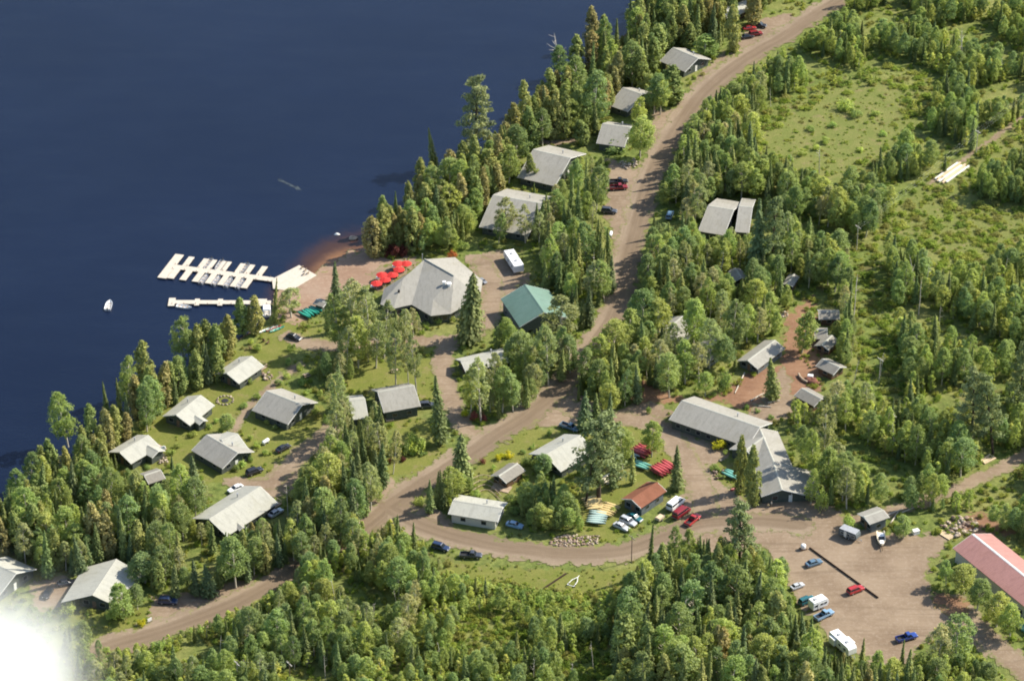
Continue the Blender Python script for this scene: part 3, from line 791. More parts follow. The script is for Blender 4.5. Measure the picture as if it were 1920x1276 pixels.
q = lp(792, 487, 8); MB().tube([(q[0], q[1], 7.4), (q[0], q[1], 10.0)], .12, 6).build('flue_pipe', M['alu'], ro)
for nm, pts in (('wall', [e2, e3, e4, e5, e6, e7, w3, w2, w1, e0]),):
    cx = sum(p[0] for p in pts) / len(pts); cyy = sum(p[1] for p in pts) / len(pts)
    ins = [((p[0] - cx) * .94 + cx, (p[1] - cyy) * .94 + cyy) for p in pts]
    MB().prism(ins, 0, ZE - .05).build('wall', M['wall_green'], LODGE)
    for i, (p, q) in enumerate(zip(ins, ins[1:] + ins[:1])):
        L = math.hypot(q[0] - p[0], q[1] - p[1])
        if L < 3: continue
        an = math.atan2(q[1] - p[1], q[0] - p[0]); nx, ny = math.sin(an), -math.cos(an)
        if nx * ((p[0] + q[0]) / 2 - cx) + ny * ((p[1] + q[1]) / 2 - cyy) < 0: nx, ny = -nx, -ny
        for k in range(int(L // 2.6)):
            t = (k + .5) / int(L // 2.6)
            window_part(LODGE, (p[0] + (q[0] - p[0]) * t + nx * .03, p[1] + (q[1] - p[1]) * t + ny * .03, 1.7), math.atan2(ny, nx), 1.6, 1.5)
FOOT.append(np.array([(p[0] + lx, p[1] + ly) for p in (e2, e3, e4, e5, e6, e7, w3, w2, w1, e0)]))
VISQ.append([(713, 570), (722, 538), (764, 512), (796, 484), (852, 480), (905, 525), (860, 590), (806, 602), (772, 575), (735, 580)])
# ------------------------------------------------------------------ vehicles
def ring(x, hw, z0, z1, sh=.12):
    return [(x, -hw * .93, z0), (x, hw * .93, z0), (x, hw, z0 + sh * 1.5), (x, hw, z1 - sh), (x, hw * .90, z1), (x, -hw * .90, z1), (x, -hw, z1 - sh), (x, -hw, z0 + sh * 1.5)]


def frustum(x0, x1, x2, x3, hw0, hw1, z0, z1, e=0.0):
    return [[(x0, -hw0, z0), (x3, -hw0, z0), (x3, hw0, z0), (x0, hw0, z0)], [(x1, -hw1, z1), (x2, -hw1, z1), (x2, hw1, z1), (x1, hw1, z1)]]


def wheels(root, xs, hw, rad=.34, wd=.24):
    for x in xs:
        for s in (-1, 1):
            t = MB().tube([(x, s * (hw - wd * .8), rad), (x, s * (hw + wd * .2), rad)], rad, 14).build('wheel', M['tyre'], root)
            MB().tube([(x, s * (hw + wd * .16), rad), (x, s * (hw + wd * .28), rad)], rad * .6, 10).build('rim', M['rim'], t)


def lamps(root, x, hw, z, back=None):
    for s in (-1, 1):
        MB().box((x, s * hw * .72, z), (.08, .34, .16)).build('headlight', M['lamp'], root)
    if back:
        for s in (-1, 1):
            MB().box((back, s * hw * .82, z + .08), (.06, .2, .24)).build('taillight', M['p_red'], root)


def body(root, secs, pm, cab, nm='body'):
    """lofted lower body with wheel arches in shade, a glass house and a painted roof panel with pillars"""
    o = MB().loft(secs).build(nm, pm, root); bevel(o, .05)
    x0, x1, x2, x3, h0, h1, z0, z1 = cab
    MB().loft(frustum(*cab)).build('window_glass', M['glass'], root)
    t = MB().loft([[(x1 - .06, -h1 - .02, z1 - .02), (x2 + .06, -h1 - .02, z1 - .02), (x2 + .06, h1 + .02, z1 - .02), (x1 - .06, h1 + .02, z1 - .02)], [(x1 + .02, -h1 + .05, z1 + .06), (x2 - .05, -h1 + .05, z1 + .06), (x2 - .05, h1 - .05, z1 + .06), (x1 + .02, h1 - .05, z1 + .06)]])
    xm = (x1 + x2) / 2
    for s in (-1, 1):
        for (xa, xb) in ((x0, x1), (x3, x2), (xm, xm)):
            t.tube([(xa, s * (h0 + .01), z0), (xb, s * (h1 + .01), z1)], .055, 5)
    t.build('roof_panel', pm, root)


def mk_sedan(root, pm):
    body(root, [ring(-2.3, .72, .35, .78), ring(-2.15, .84, .26, .93), ring(-1.5, .88, .22, .97), ring(.9, .88, .22, .95), ring(1.7, .86, .22, .84), ring(2.15, .80, .26, .74), ring(2.3, .66, .36, .62)], pm, (-1.75, -1.15, .25, 1.0, .80, .60, .93, 1.40))
    wheels(root, (-1.4, 1.4), .80, .32); lamps(root, 2.24, .78, .62, -2.29)
    MB().box((2.3, 0, .42), (.14, 1.3, .16)).box((-2.3, 0, .45), (.14, 1.3, .16)).build('bumper', M['chrome'], root)


def mk_suv(root, pm):
    body(root, [ring(-2.35, .80, .40, 1.02), ring(-2.2, .90, .32, 1.10), ring(1.0, .92, .30, 1.08), ring(1.95, .90, .32, .98), ring(2.25, .84, .36, .88), ring(2.36, .72, .44, .76)], pm, (-2.25, -2.0, .35, 1.05, .84, .68, 1.05, 1.70))
    wheels(root, (-1.4, 1.45), .84, .37); lamps(root, 2.31, .84, .80, -2.36)
    MB().box((2.38, 0, .52), (.14, 1.5, .2)).box((-2.4, 0, .55), (.14, 1.5, .2)).build('bumper', M['chrome'], root)
    MB().tube([(-1.8, .6, 1.82), (.2, .6, 1.82)], .03, 5).tube([(-1.8, -.6, 1.82), (.2, -.6, 1.82)], .03, 5).build('roof_rack', M['black'], root)


def mk_pickup(root, pm):
    body(root, [ring(-.35, .93, .42, 1.12), ring(1.1, .93, .42, 1.10), ring(2.3, .92, .42, 1.04), ring(2.65, .86, .46, .95), ring(2.75, .76, .52, .86)], pm, (-.32, -.10, .75, 1.35, .86, .70, 1.08, 1.78))
    bd = MB()
    for s in (-1, 1): bd.box((-1.55, s * .88, .80), (2.45, .12, .68))
    bd.box((-2.74, 0, .80), (.12, 1.84, .66)).box((-.38, 0, .82), (.06, 1.66, .62)).box((-1.55, 0, .55), (2.4, 1.7, .12))
    o = bd.build('cargo_bed', pm, root); bevel(o, .03)
    MB().box((-1.56, 0, .63), (2.24, 1.62, .03)).build('bed_liner', M['black'], o)
    wheels(root, (-1.65, 1.75), .86, .39); lamps(root, 2.72, .84, .84, -2.81)
    MB().box((2.80, 0, .58), (.14, 1.6, .22)).box((-2.86, 0, .58), (.14, 1.6, .2)).build('bumper', M['chrome'], root)


def mk_van(root, pm):
    body(root, [ring(-2.75, .88, .40, 1.30), ring(-2.65, .95, .34, 1.40), ring(1.5, .96, .34, 1.36), ring(2.2, .94, .36, 1.12), ring(2.65, .88, .42, .98), ring(2.75, .76, .48, .80)], pm, (-2.70, -2.62, 1.2, 2.05, .90, .82, 1.34, 1.95))
    MB().loft([[(-2.68, -.86, 1.93), (1.25, -.86, 1.93), (1.25, .86, 1.93), (-2.68, .86, 1.93)], [(-2.55, -.70, 2.22), (1.0, -.70, 2.22), (1.0, .70, 2.22), (-2.55, .70, 2.22)]]).build('high_roof', pm, root)
    wheels(root, (-1.7, 1.75), .88, .37); lamps(root, 2.70, .86, .82, -2.76)
    MB().box((2.78, 0, .52), (.14, 1.6, .2)).box((-2.8, 0, .52), (.14, 1.6, .2)).build('bumper', M['chrome'], root)


paint('red', (.40, .025, .025))
PAINTS = {'red': (.40, .025, .025), 'darkred': (.22, .015, .02), 'black': (.018, .018, .022), 'navy': (.018, .035, .09), 'blue': (.02, .055, .26), 'lightblue': (.20, .33, .46), 'bluegrey': (.10, .17, .24), 'silver': (.46, .48, .50), 'teal': (.02, .12, .14), 'white': (.80, .80, .78), 'dark': (.05, .055, .07), 'tan': (.55, .46, .32), 'greysteel': (.22, .23, .25)}
KINDS = {'sedan': mk_sedan, 'suv': mk_suv, 'pickup': mk_pickup, 'van': mk_van}
PROTO = {}


def car(kind, colr, px, to, label, lm=None, sc=1.0, z=.13):
    """a parked vehicle: px its place in the photo, to = pixel direction its nose points"""
    p = gp(*px, .6); yw = yaw_px(px, (px[0] + to[0], px[1] + to[1])); key = (kind, colr)
    cat = {'sedan': 'car', 'suv': 'car', 'pickup': 'pickup truck', 'van': 'van'}[kind]
    if key in PROTO:
        o = dup(PROTO[key], (p[0], p[1], z), yw, label)
        if lm: LM.append((lm, float(p[0]), float(p[1])))
    else:
        o = empty('parked_' + {'sedan': 'car', 'suv': 'car', 'pickup': 'pickup_truck', 'van': 'van'}[kind], (p[0], p[1], z), yw, label, cat, 'vehicles parked around the lodge', lm)
        KINDS[kind](o, paint(colr, PAINTS[colr])); PROTO[key] = o
    o.scale = (sc,) * 3
    VISQ.append([(px[0] + a, px[1] + b) for a, b in ((-22, -15), (22, -15), (22, 13), (-22, 13))])
    return o


car('pickup', 'dark', (883, 1041), (40, 2), 'dark pickup truck parked behind the navy wagon on the lower loop road verge', 'the dark pickup')
car('suv', 'navy', (826, 1026), (38, 10), 'navy blue wagon with bright hood parked on the lower loop road verge', 'the navy wagon')
car('suv', 'navy', (315, 1127), (38, 2), 'navy car parked in the drive beside the large house by the lower road')
car('sedan', 'black', (90, 1111), (-10, 16), 'black car parked on the gravel beside the cloud')
car('sedan', 'dark', (124, 1092), (24, -4), 'dark car tucked against the wall of the large house by the lower road')
car('sedan', 'white', (442, 916), (-30, 13), 'white car parked on the lane above the long pale roofed house')
car('suv', 'black', (477, 884), (24, -9), 'black car parked at the corner of the broad two tone cabin')
car('sedan', 'silver', (517, 961), (24, -14), 'silver car parked against the back of the long house by the white car')
car('sedan', 'black', (531, 840), (26, -14), 'black car parked beside the lawn near the white gas tank')
car('sedan', 'black', (551, 632), (30, 10), 'black car parked on the beach lane below the colourful canoes')
car('suv', 'dark', (801, 760), (34, -2), 'dark wagon parked at the end wall of the green walled house')
car('pickup', 'bluegrey', (1068, 801), (34, 12), 'blue grey pickup truck nosed into the lawn beside the main road')
car('pickup', 'black', (1160, 341), (36, -2), 'black pickup truck, upper of two parked side by side in the roadside lot', 'the paired roadside pickups')
car('pickup', 'darkred', (1160, 352), (36, -2), 'dark red pickup truck, lower of two parked side by side in the roadside lot')
car('suv', 'dark', (1142, 396), (36, 3), 'dark grey wagon parked alone at the edge of the roadside lot', 'the lone roadside wagon')
car('suv', 'black', (1424, 48), (26, 4), 'black car parked uppermost of the group at the top of the road', 'the cars at the top of the road')
car('sedan', 'red', (1405, 53), (26, -4), 'bright red car parked in the group at the top of the road')
car('suv', 'darkred', (1417, 64), (26, -4), 'dark red car parked beside the road in the top group')
car('sedan', 'black', (1401, 69), (26, -4), 'black car with pale hood, lowest of the group at the top of the road')
car('sedan', 'silver', (1165, 987), (30, 13), 'silver sedan, lowest of three cars below the rust roofed shed', 'the three cars by the rust roofed shed')
car('suv', 'silver', (1178, 978), (30, 14), 'silver wagon, middle of three cars below the rust roofed shed')
car('sedan', 'teal', (1190, 970), (30, 14), 'dark teal car, closest of three to the rust roofed shed')
car('van', 'white', (1267, 946), (30, -24), 'tall white van parked beside the red van', 'the white van', 1.12)
car('van', 'darkred', (1278, 962), (32, -22), 'dark red van parked between the white van and the red pickup', None, 1.05)
car('pickup', 'red', (1299, 975), (30, -24), 'bright red pickup truck beside the dark red van', 'the red pickup')
car('sedan', 'lightblue', (965, 984), (26, 6), 'pale blue car half hidden by bushes behind the long low white house')
car('sedan', 'bluegrey', (1526, 1055), (30, -10), 'blue grey car parked alone in the lot near the white tank skid', 'the blue grey car in the lot')
car('sedan', 'silver', (1495, 1098), (26, -10), 'small silver car at the woods edge of the parking lot', None, .85)
car('suv', 'red', (1604, 1106), (28, -11), 'red car parked against the log barrier in the lot', 'the red car at the barrier')
car('suv', 'teal', (1513, 1126), (30, -13), 'dark teal wagon beside the white camper in the lot')
car('pickup', 'lightblue', (1545, 1153), (32, -15), 'light blue pickup truck in front of the white camper', 'the light blue pickup')
car('pickup', 'blue', (1700, 1195), (38, -10), 'deep blue pickup truck alone at the low end of the lot', 'the deep blue pickup')
car('suv', 'lightblue', (1256, 404), (10, -24), 'light blue car in the shade by the workshops')
car('sedan', 'greysteel', (905, 526), (20, 14), 'small grey car parked at the corner of the main lodge', None, .7)


# ---- campers and trailers
def trailer(name, px, to, L, Wd, Hh, label, lm=None, pm=None, slide=False, dark=False, units=2):
    p = gp(*px, 1.2); yw = yaw_px(px, (px[0] + to[0], px[1] + to[1]))
    o = empty(name, (p[0], p[1], .13), yw, label, 'camper' if not dark else 'trailer', None, lm); pm = pm or M['white']
    b = MB(); prof = [(-L / 2, .65), (L / 2 - .25, .65), (L / 2, 1.1), (L / 2 - .05, Hh - .5), (L / 2 - .5, Hh), (-L / 2 + .15, Hh), (-L / 2, Hh - .2)]
    b.loft([[(x, -Wd / 2, z) for x, z in prof], [(x, Wd / 2, z) for x, z in prof]]); bo = b.build('body', pm if not dark else M['wall_grey'], o); bevel(bo, .06)
    if dark: MB().box((-.1, 0, Hh + .03), (L - .5, Wd + .06, .06)).build('roof_sheet', M['steel'], o)
    for s in (-1, 1):
        for x in (-L * .3, L * .05, L * .3):
            f = MB().box((x, s * (Wd / 2 + .015), Hh * .62), (1.0, .05, .66)).build('window', M['trim'], o); MB().box((x, s * (Wd / 2 + .045), Hh * .62), (.86, .03, .52)).build('pane', M['glass'], f)
    MB().box((-L * .13, -(Wd / 2 + .02), 1.55), (.7, .06, 1.75)).build('door', M['trim'], o)
    for i in range(units): MB().box((-L * .22 + i * L * .42, 0, Hh + .14), (.75, .7, .22)).build('roof_vent', M['steel'], o)
    if slide: MB().box((L * .1, Wd / 2 + .4, 1.75), (2.8, .8, 1.9)).build('slide_out', pm, o); MB().box((-L * .25, -Wd / 2 - .35, 1.75), (2.2, .7, 1.8)).build('slide_out', pm, o)
    wheels(o, (-.45, .4), Wd / 2 - .12, .36)
    MB().tube([(L / 2 - .1, -.5, .6), (L / 2 + 1.1, 0, .55)], .06, 6).tube([(L / 2 - .1, .5, .6), (L / 2 + 1.1, 0, .55)], .06, 6).tube([(L / 2 + .9, 0, .05), (L / 2 + .9, 0, .8)], .05, 6).build('hitch', M['steel'], o)
    VISQ.append([pj(p[0] + dx, p[1] + dy, zz)[:2] for dx, dy, zz in ((-4, -2, 1), (4, -2, 1), (4, 3, 3), (-4, 3, 3))])
    return o


trailer('camper_trailer', (963, 492), (-26, -40), 10.0, 3.0, 2.9, 'white camper trailer parked in the dirt yard behind the main lodge', 'the white camper by the lodge')
trailer('camper_trailer', (1534, 1132), (30, -12), 4.6, 2.3, 2.9, 'small boxy white camper parked between teal wagon and light blue pickup', None, None, False, False, 1)
trailer('camper_trailer', (1580, 1209), (44, 40), 8.2, 2.5, 3.1, 'large white travel trailer with slide outs at the bottom of the lot', 'the large white travel trailer', None, True)
trailer('cargo_trailer', (1593, 1001), (36, 14), 5.2, 2.3, 2.6, 'grey roofed box trailer beside the weathered shed', 'the grey box trailer', None, False, True, 0)

# ---- boats
def hull_secs(L, B, D, flat=True):
    S = []
    for t in np.linspace(-.5, .5, 13):
        x = t * L; k = 1 - max(0, (t - .02) / .48) ** 2.2; k = max(k, .02); st = .88 if t < -.45 else 1
        b = B / 2 * k * st; up = .22 * max(0, t) ** 2 * 4 * D; bot = max(0, (t - .1) / .4) ** 2 * D * .55
        S.append((x, b, bot, D + up))
    return S


def boat(name, p, yw, L, B, label, lm=None, mat=None, motor=True, group=None, canopy=False, z=-.42):
    o = empty(name, (p[0], p[1], z - .12), yw, label, 'boat', group, lm); S = hull_secs(L, B, .62)
    out = [[(x, -b, zt), (x, -b * .82, zb + .03), (x, 0, zb), (x, b * .82, zb + .03), (x, b, zt), (x, b * .9, zt), (x, b * .70, zb + .14), (x, 0, zb + .12), (x, -b * .70, zb + .14), (x, -b * .9, zt)] for x, b, zb, zt in S]
    MB().loft(out).build('hull', mat or M['alu'], o)
    MB().box((-L / 2 + .1, 0, .42), (.08, B * .8, .5)).build('transom', mat or M['alu'], o)
    for x in (-L * .32, -L * .05, L * .2): MB().box((x, 0, .42), (.32, B * .78, .07)).build('seat', M['plank'], o)
    if motor:
        m = MB().box((-L / 2 - .12, 0, .85), (.34, .3, .42)).box((-L / 2 - .16, 0, .3), (.14, .12, .9)).build('outboard_motor', M['black'], o)
        MB().tube([(-L / 2 + .05, 0, .85), (-L / 2 + .6, .1, .9)], .035, 5).build('tiller', M['black'], m)
    if canopy:
        MB().loft([[(-L * .3, -B * .5, 1.75), (L * .25, -B * .5, 1.75), (L * .25, B * .5, 1.75), (-L * .3, B * .5, 1.75)], [(-L * .27, -B * .4, 2.0), (L * .22, -B * .4, 2.0), (L * .22, B * .4, 2.0), (-L * .27, B * .4, 2.0)]]).build('canopy', M['white'], o)
        for x in (-L * .27, L * .2):
            for s in (-1, 1): MB().tube([(x, s * B * .42, .5), (x, s * B * .42, 1.8)], .035, 5).build('canopy_post', M['steel'], o)
    return o


# the docks
dk0 = gp(318, 500, .05); ax = gp(511, 523, .05) - gp(320, 498, .05); aw = math.atan2(ax[1], ax[0]); dl = np.hypot(ax[0], ax[1])
fv = gp(330, 479, .05) - gp(296, 523, .05); fang = math.atan2(fv[1], fv[0]) - aw; flen = np.hypot(fv[0], fv[1])
DK = empty('boat_dock', (*gp(320, 499, 0)[:2], -.42), aw, 'long pale plank boat dock with finger slips on both sides', 'dock', None, 'the finger dock')
fd = (math.cos(fang), math.sin(fang))


def para(u, wv, v0, v1, z0=.28, z1=.50):
    """finger starting at u on the spine, running along the finger direction from v0 to v1"""
    return [(u + fd[0] * v0 - wv / 2, fd[1] * v0), (u + fd[0] * v0 + wv / 2, fd[1] * v0), (u + fd[0] * v1 + wv / 2, fd[1] * v1), (u + fd[0] * v1 - wv / 2, fd[1] * v1)]


MB().prism([(0, -1.15), (dl, -1.15), (dl, 1.15), (0, 1.15)], .28, .50).build('walkway', M['dock'], DK)
MB().prism(para(0, 2.6, -flen * .5, flen * .5), .282, .506).build('end_pier', M['dock'], DK)
pxl = dl / 191.0                    # metres of spine per photo pixel along it
ups = [(346, 1.5), (374, 1.4), (390, 1.2), (409, 1.3), (417, 1.3), (443, 1.3), (461, 1.3), (484, 1.5)]
dns = [(337, 1.7), (360, 1.7), (383, 1.6), (407, 1.5), (430, 1.5), (453, 1.4), (474, 1.6)]
for sgn, lst in ((1, ups), (-1, dns)):
    for x, wv in lst:
        MB().prism(para((x - 322) * pxl, wv * 1.15, sgn * .9, sgn * flen * .47), .284, .494).build('finger', M['dock'], DK)
for u in np.linspace(1, dl - 1, 9):
    for s in (-1, 1): MB().tube([(u, s * 1.25, -2), (u, s * 1.25, .95)], .09, 6).build('piling', M['timber'], DK)
rt = math.cos(aw), math.sin(aw)
for i, (sgn, x) in enumerate([(1, 382), (1, 403), (1, 450), (-1, 395), (-1, 418), (-1, 441), (-1, 463)]):
    u = (x - 322) * pxl; v = sgn * flen * .29; lx_, ly_ = u + fd[0] * v, fd[1] * v
    p = (DK.location[0] + lx_ * rt[0] - ly_ * rt[1], DK.location[1] + lx_ * rt[1] + ly_ * rt[0])
    side = 'far' if sgn > 0 else 'near'; k = i if sgn > 0 else i - 3
    boat('fishing_boat', p, aw + fang + (math.pi if sgn > 0 else 0), flen * .44, 1.45, f'{ORD[k]} aluminium boat from the lake end, {side} side of the finger dock', None, M['alu'], True, 'boats moored at the finger dock')
PL = empty('dock_platform', (*gp(552, 522, 0)[:2], -.42), 0, 'broad pale plank platform joining the finger dock to the beach', 'platform', None, 'the dock platform')
pp = [gp(x, y, .1) for x, y in ((510, 523), (561, 497), (594, 516), (545, 545), (512, 541))]; pb = [(p[0] - PL.location[0], p[1] - PL.location[1]) for p in pp]
MB().prism(pb, .30, .56).build('planking', M['dock'], PL)
for q in pb: MB().tube([(q[0] * .95, q[1] * .95, -2), (q[0] * .95, q[1] * .95, .5)], .12, 6).build('piling', M['timber'], PL)
for i, (x, y) in enumerate(((566, 503), (572, 508), (577, 513), (569, 515))):
    p = gp(x, y, .2); o = empty('deck_chair', (p[0], p[1], .14), 2.2 + i * .3, f'brown wooden deck chair, {ORD[i]} from the lake corner on the dock platform', 'chair', 'chairs on the dock platform')
    MB().box((0, 0, .38), (.6, .62, .06), ry=.15).build('seat', M['plank'], o); MB().box((-.32, 0, .75), (.07, .62, .8), ry=-.35).build('backrest', M['plank'], o)
    for sx in (-.26, .26):
        for sy in (-.28, .28): MB().box((sx, sy, .2), (.07, .07, .4)).build('leg', M['timber'], o)
P2 = empty('pier', (*gp(318, 566, 0)[:2], -.42), 0, 'narrow straight pale pier running out from the trees below the finger dock', 'pier', None, 'the narrow pier')
q = gp(508, 567, .05) - gp(318, 566, .05); MB().prism([(0, -1.0), (q[0], q[1] - 1.0), (q[0], q[1] + 1.0), (0, 1.0)], .28, .50).build('walkway', M['dock'], P2)
for x, wd, ln in ((4, 1.9, 4.4), (51, 1.4, 3.6), (94, 1.4, 3.6), (170, 3.2, 3.8)):
    MB().box((x / 6.5, q[1] * x / 190, .385), (wd, ln, .232)).build('landing', M['dock'], P2)
for x in range(5, 190, 22): MB().tube([(x / 6.5, -1.1, -2), (x / 6.5, -1.1, .9)], .09, 6).build('piling', M['timber'], P2)
boat('motor_boat', gp(345, 574, 0), yaw_px((330, 572), (362, 577)), 4.6, 1.6, 'white motor boat moored along the near side of the narrow pier', None, M['white'])
boat('pontoon_boat', gp(500, 583, 0), R(95), 5.2, 2.2, 'pale canopied boat tied at the shore end of the narrow pier', None, M['white'], True, None, True)
boat('motor_boat', gp(204, 571, 0), yaw_px((201, 580), (207, 560)), 5.2, 2.0, 'small white motor boat floating alone on open water', 'the lone boat on the lake', M['white'])
rk = MB().rock((0, 0, .1), 1.25, 3, .5); tag(rk.build('lake_rock', M['rock_pale'], None, True), 'smooth tan boulder rising from shallow water just off the beach', 'rock').location = [float(v) for v in gp(662, 447, -.4)]
rk = MB().rock((0, 0, .1), 1.0, 5, .4); tag(rk.build('lake_rock', M['trim'], None, True), 'low white rock further out in the water beyond the tan boulder', 'rock').location = [float(v) for v in gp(632, 440, -.4)]


# ---- canoes and racks
CAN = {}


def canoe(p, yw, colr, label, group, roll=math.pi, z=0.0, L=5.2):
    if colr not in CAN:
        o = empty('canoe', (0, 0, 0), 0, label, 'canoe', group); ro = []
        for t in np.linspace(-1, 1, 15):
            b = .45 * (1 - abs(t) ** 2.3) + .015; D = .36 + .20 * abs(t) ** 4; bt = .10 * abs(t) ** 5
            x = t * L / 2
            ro.append([(x, -b, D), (x, -b * .8, bt + .08), (x, 0, bt), (x, b * .8, bt + .08), (x, b, D), (x, b * .93, D), (x, b * .7, bt + .12), (x, 0, bt + .04), (x, -b * .7, bt + .12), (x, -b * .93, D)])
        MB().loft(ro).build('hull', CANM[colr], o, True)
        for x in (-1.4, 0, 1.3): MB().box((x, 0, .34), (.16, .76, .03)).build('thwart', M['plank'], o)
        gw = MB()
        for s in (-1, 1): gw.tube([(t * L / 2, s * (.45 * (1 - abs(t) ** 2.3) + .015), .37 + .20 * abs(t) ** 4) for t in np.linspace(-1, 1, 15)], .025, 4)
        gw.build('gunwale', M['black'], o); CAN[colr] = o
    else:
        o = dup(CAN[colr], (0, 0, 0), 0, label, group)
    o.location = (float(p[0]), float(p[1]), z + (.56 if roll else 0)); o.rotation_euler = (roll, 0, yw); o['label'] = label; o['group'] = group; return o


CANM = {'yellow': m_plain('yellow_hull', (.62, .48, .22), .5, .4), 'red': m_plain('red_hull', (.45, .080, .085), .5, .4), 'green': m_plain('green_hull', (.03, .28, .20), .4, .4), 'teal': m_plain('pale_teal_hull', (.40, .52, .48), .5, .4), 'white': M['white'], 'tan': m_plain('cream_hull', (.70, .62, .46), .4, .4), 'mint': m_plain('mint_hull', (.15, .38, .31), .5, .4)}


def canoe_rack(px, axis_to, colr, n, tiers, label, phrase, lm=None, cross=1.0, gap=.95, fan=0.0):
    """a timber rack running towards axis_to with upturned canoes across it"""
    c = gp(*px, .5); yw = yaw_px(px, (px[0] + axis_to[0], px[1] + axis_to[1])); Lr = n * gap + .4
    rk_ = empty('canoe_rack', (c[0], c[1], 0), yw, label, 'rack', None, lm)
    for s in (-1, 1):
        for x in (-Lr / 2 + .2, 0, Lr / 2 - .2): MB().tube([(x, s * .9, 0), (x, s * .9, .5 + .75 * (tiers - 1))], .07, 6).build('post', M['timber'], rk_)
        for t in range(tiers): MB().tube([(-Lr / 2, s * .9, .5 + .75 * t), (Lr / 2, s * .9, .5 + .75 * t)], .07, 6).build('rail', M['timber'], rk_)
    for t in range(tiers):
        for i in range(n):
            u = (i - (n - 1) / 2) * gap; x, y = c[0] + math.cos(yw) * u, c[1] + math.sin(yw) * u
            lv = 'top ' if tiers > 1 and t == tiers - 1 else ('lower ' if tiers > 1 else '')
            canoe((x, y), yw + math.pi / 2 * cross + fan * (i - (n - 1) / 2) + random.uniform(-.12, .12), colr, f'{ORD[i]} {phrase}' + (f', {lv}tier' if lv else '') + f', from its {("lake" if math.cos(yw) > 0 else "lot")} end', 'canoes on ' + label.split(' ')[0] + ' racks', z=.58 + .75 * t)
    VISQ.append([(px[0] + a, px[1] + b) for a, b in ((-24, -18), (24, -18), (24, 16), (-24, 16))])


canoe_rack((1243, 881), (30, -17), 'red', 6, 2, 'timber rack of red canoes beside the dark spruce, above the rust roofed shed', 'red canoe on the rack near the shed', 'the red canoe rack')
canoe_rack((1205, 847), (30, -20), 'red', 5, 2, 'timber rack of red canoes under a bushy tree, higher on the lawn', 'red canoe on the upper lawn rack', 'the upper red canoe rack')
canoe_rack((1112, 944), (8, 18), 'yellow', 6, 1, 'low rack of yellow canoes, upper of two beside the rust roofed shed', 'yellow canoe on the upper yellow rack', 'the yellow canoe racks')
canoe_rack((1139, 956), (-15, 17), 'yellow', 6, 1, 'low rack of yellow canoes touching the gable of the rust roofed shed', 'yellow canoe on the rack by the shed gable')
canoe_rack((1120, 971), (-6, 18), 'teal', 6, 1, 'low rack of pale teal canoes next to the bushes', 'pale teal canoe by the bushes', 'the teal canoe rack')
canoe_rack((1143, 899), (22, 12), 'tan', 4, 1, 'low rack of cream canoes under the big pine', 'cream canoe under the big pine')
canoe_rack((1203, 873), (18, -14), 'mint', 3, 1, 'small rack of mint green canoes between the two red racks', 'mint canoe between the red racks')
canoe_rack((1181, 853), (18, -14), 'teal', 2, 1, 'small rack of whitish canoes beside the upper red rack', 'whitish canoe beside the upper red rack')
canoe_rack((582, 586), (26, -12), 'green', 6, 1, 'rack of dark green canoes beside the tiny beach shed', 'green canoe by the beach shed', 'the green canoe rack')
canoe_rack((1371, 890), (22, -16), 'mint', 3, 1, 'small rack of green canoes by the office cedars', 'green canoe by the office cedars')
for i, (x, y, cl, nm) in enumerate(((499, 620, 'white', 'white'), (507, 618, 'mint', 'mint'), (513, 617, 'red', 'red'), (519, 619, 'green', 'green'))):
    canoe(gp(x, y), yaw_px((x, y), (x + 30, y - 12)), cl, f'{nm} canoe lying on the grass by the beach, {ORD[i]} from the lake', 'canoes lying near the beach', 0.0, .05)
for i, (x, y) in enumerate(((1908, 1168), (1913, 1172), (1918, 1176))):
    canoe(gp(x, y), yaw_px((x, y), (x + 8, y + 26)), 'mint', f'green canoe beside the pink roofed building, {ORD[i]} from the lot', 'canoes beside the pink roofed building', math.pi, .05)
canoe(gp(1384, 915), yaw_px((1376, 918), (1392, 912)), 'red', 'single red canoe lying on grass in front of the office', 'canoe in front of the office', 0.0, .05)

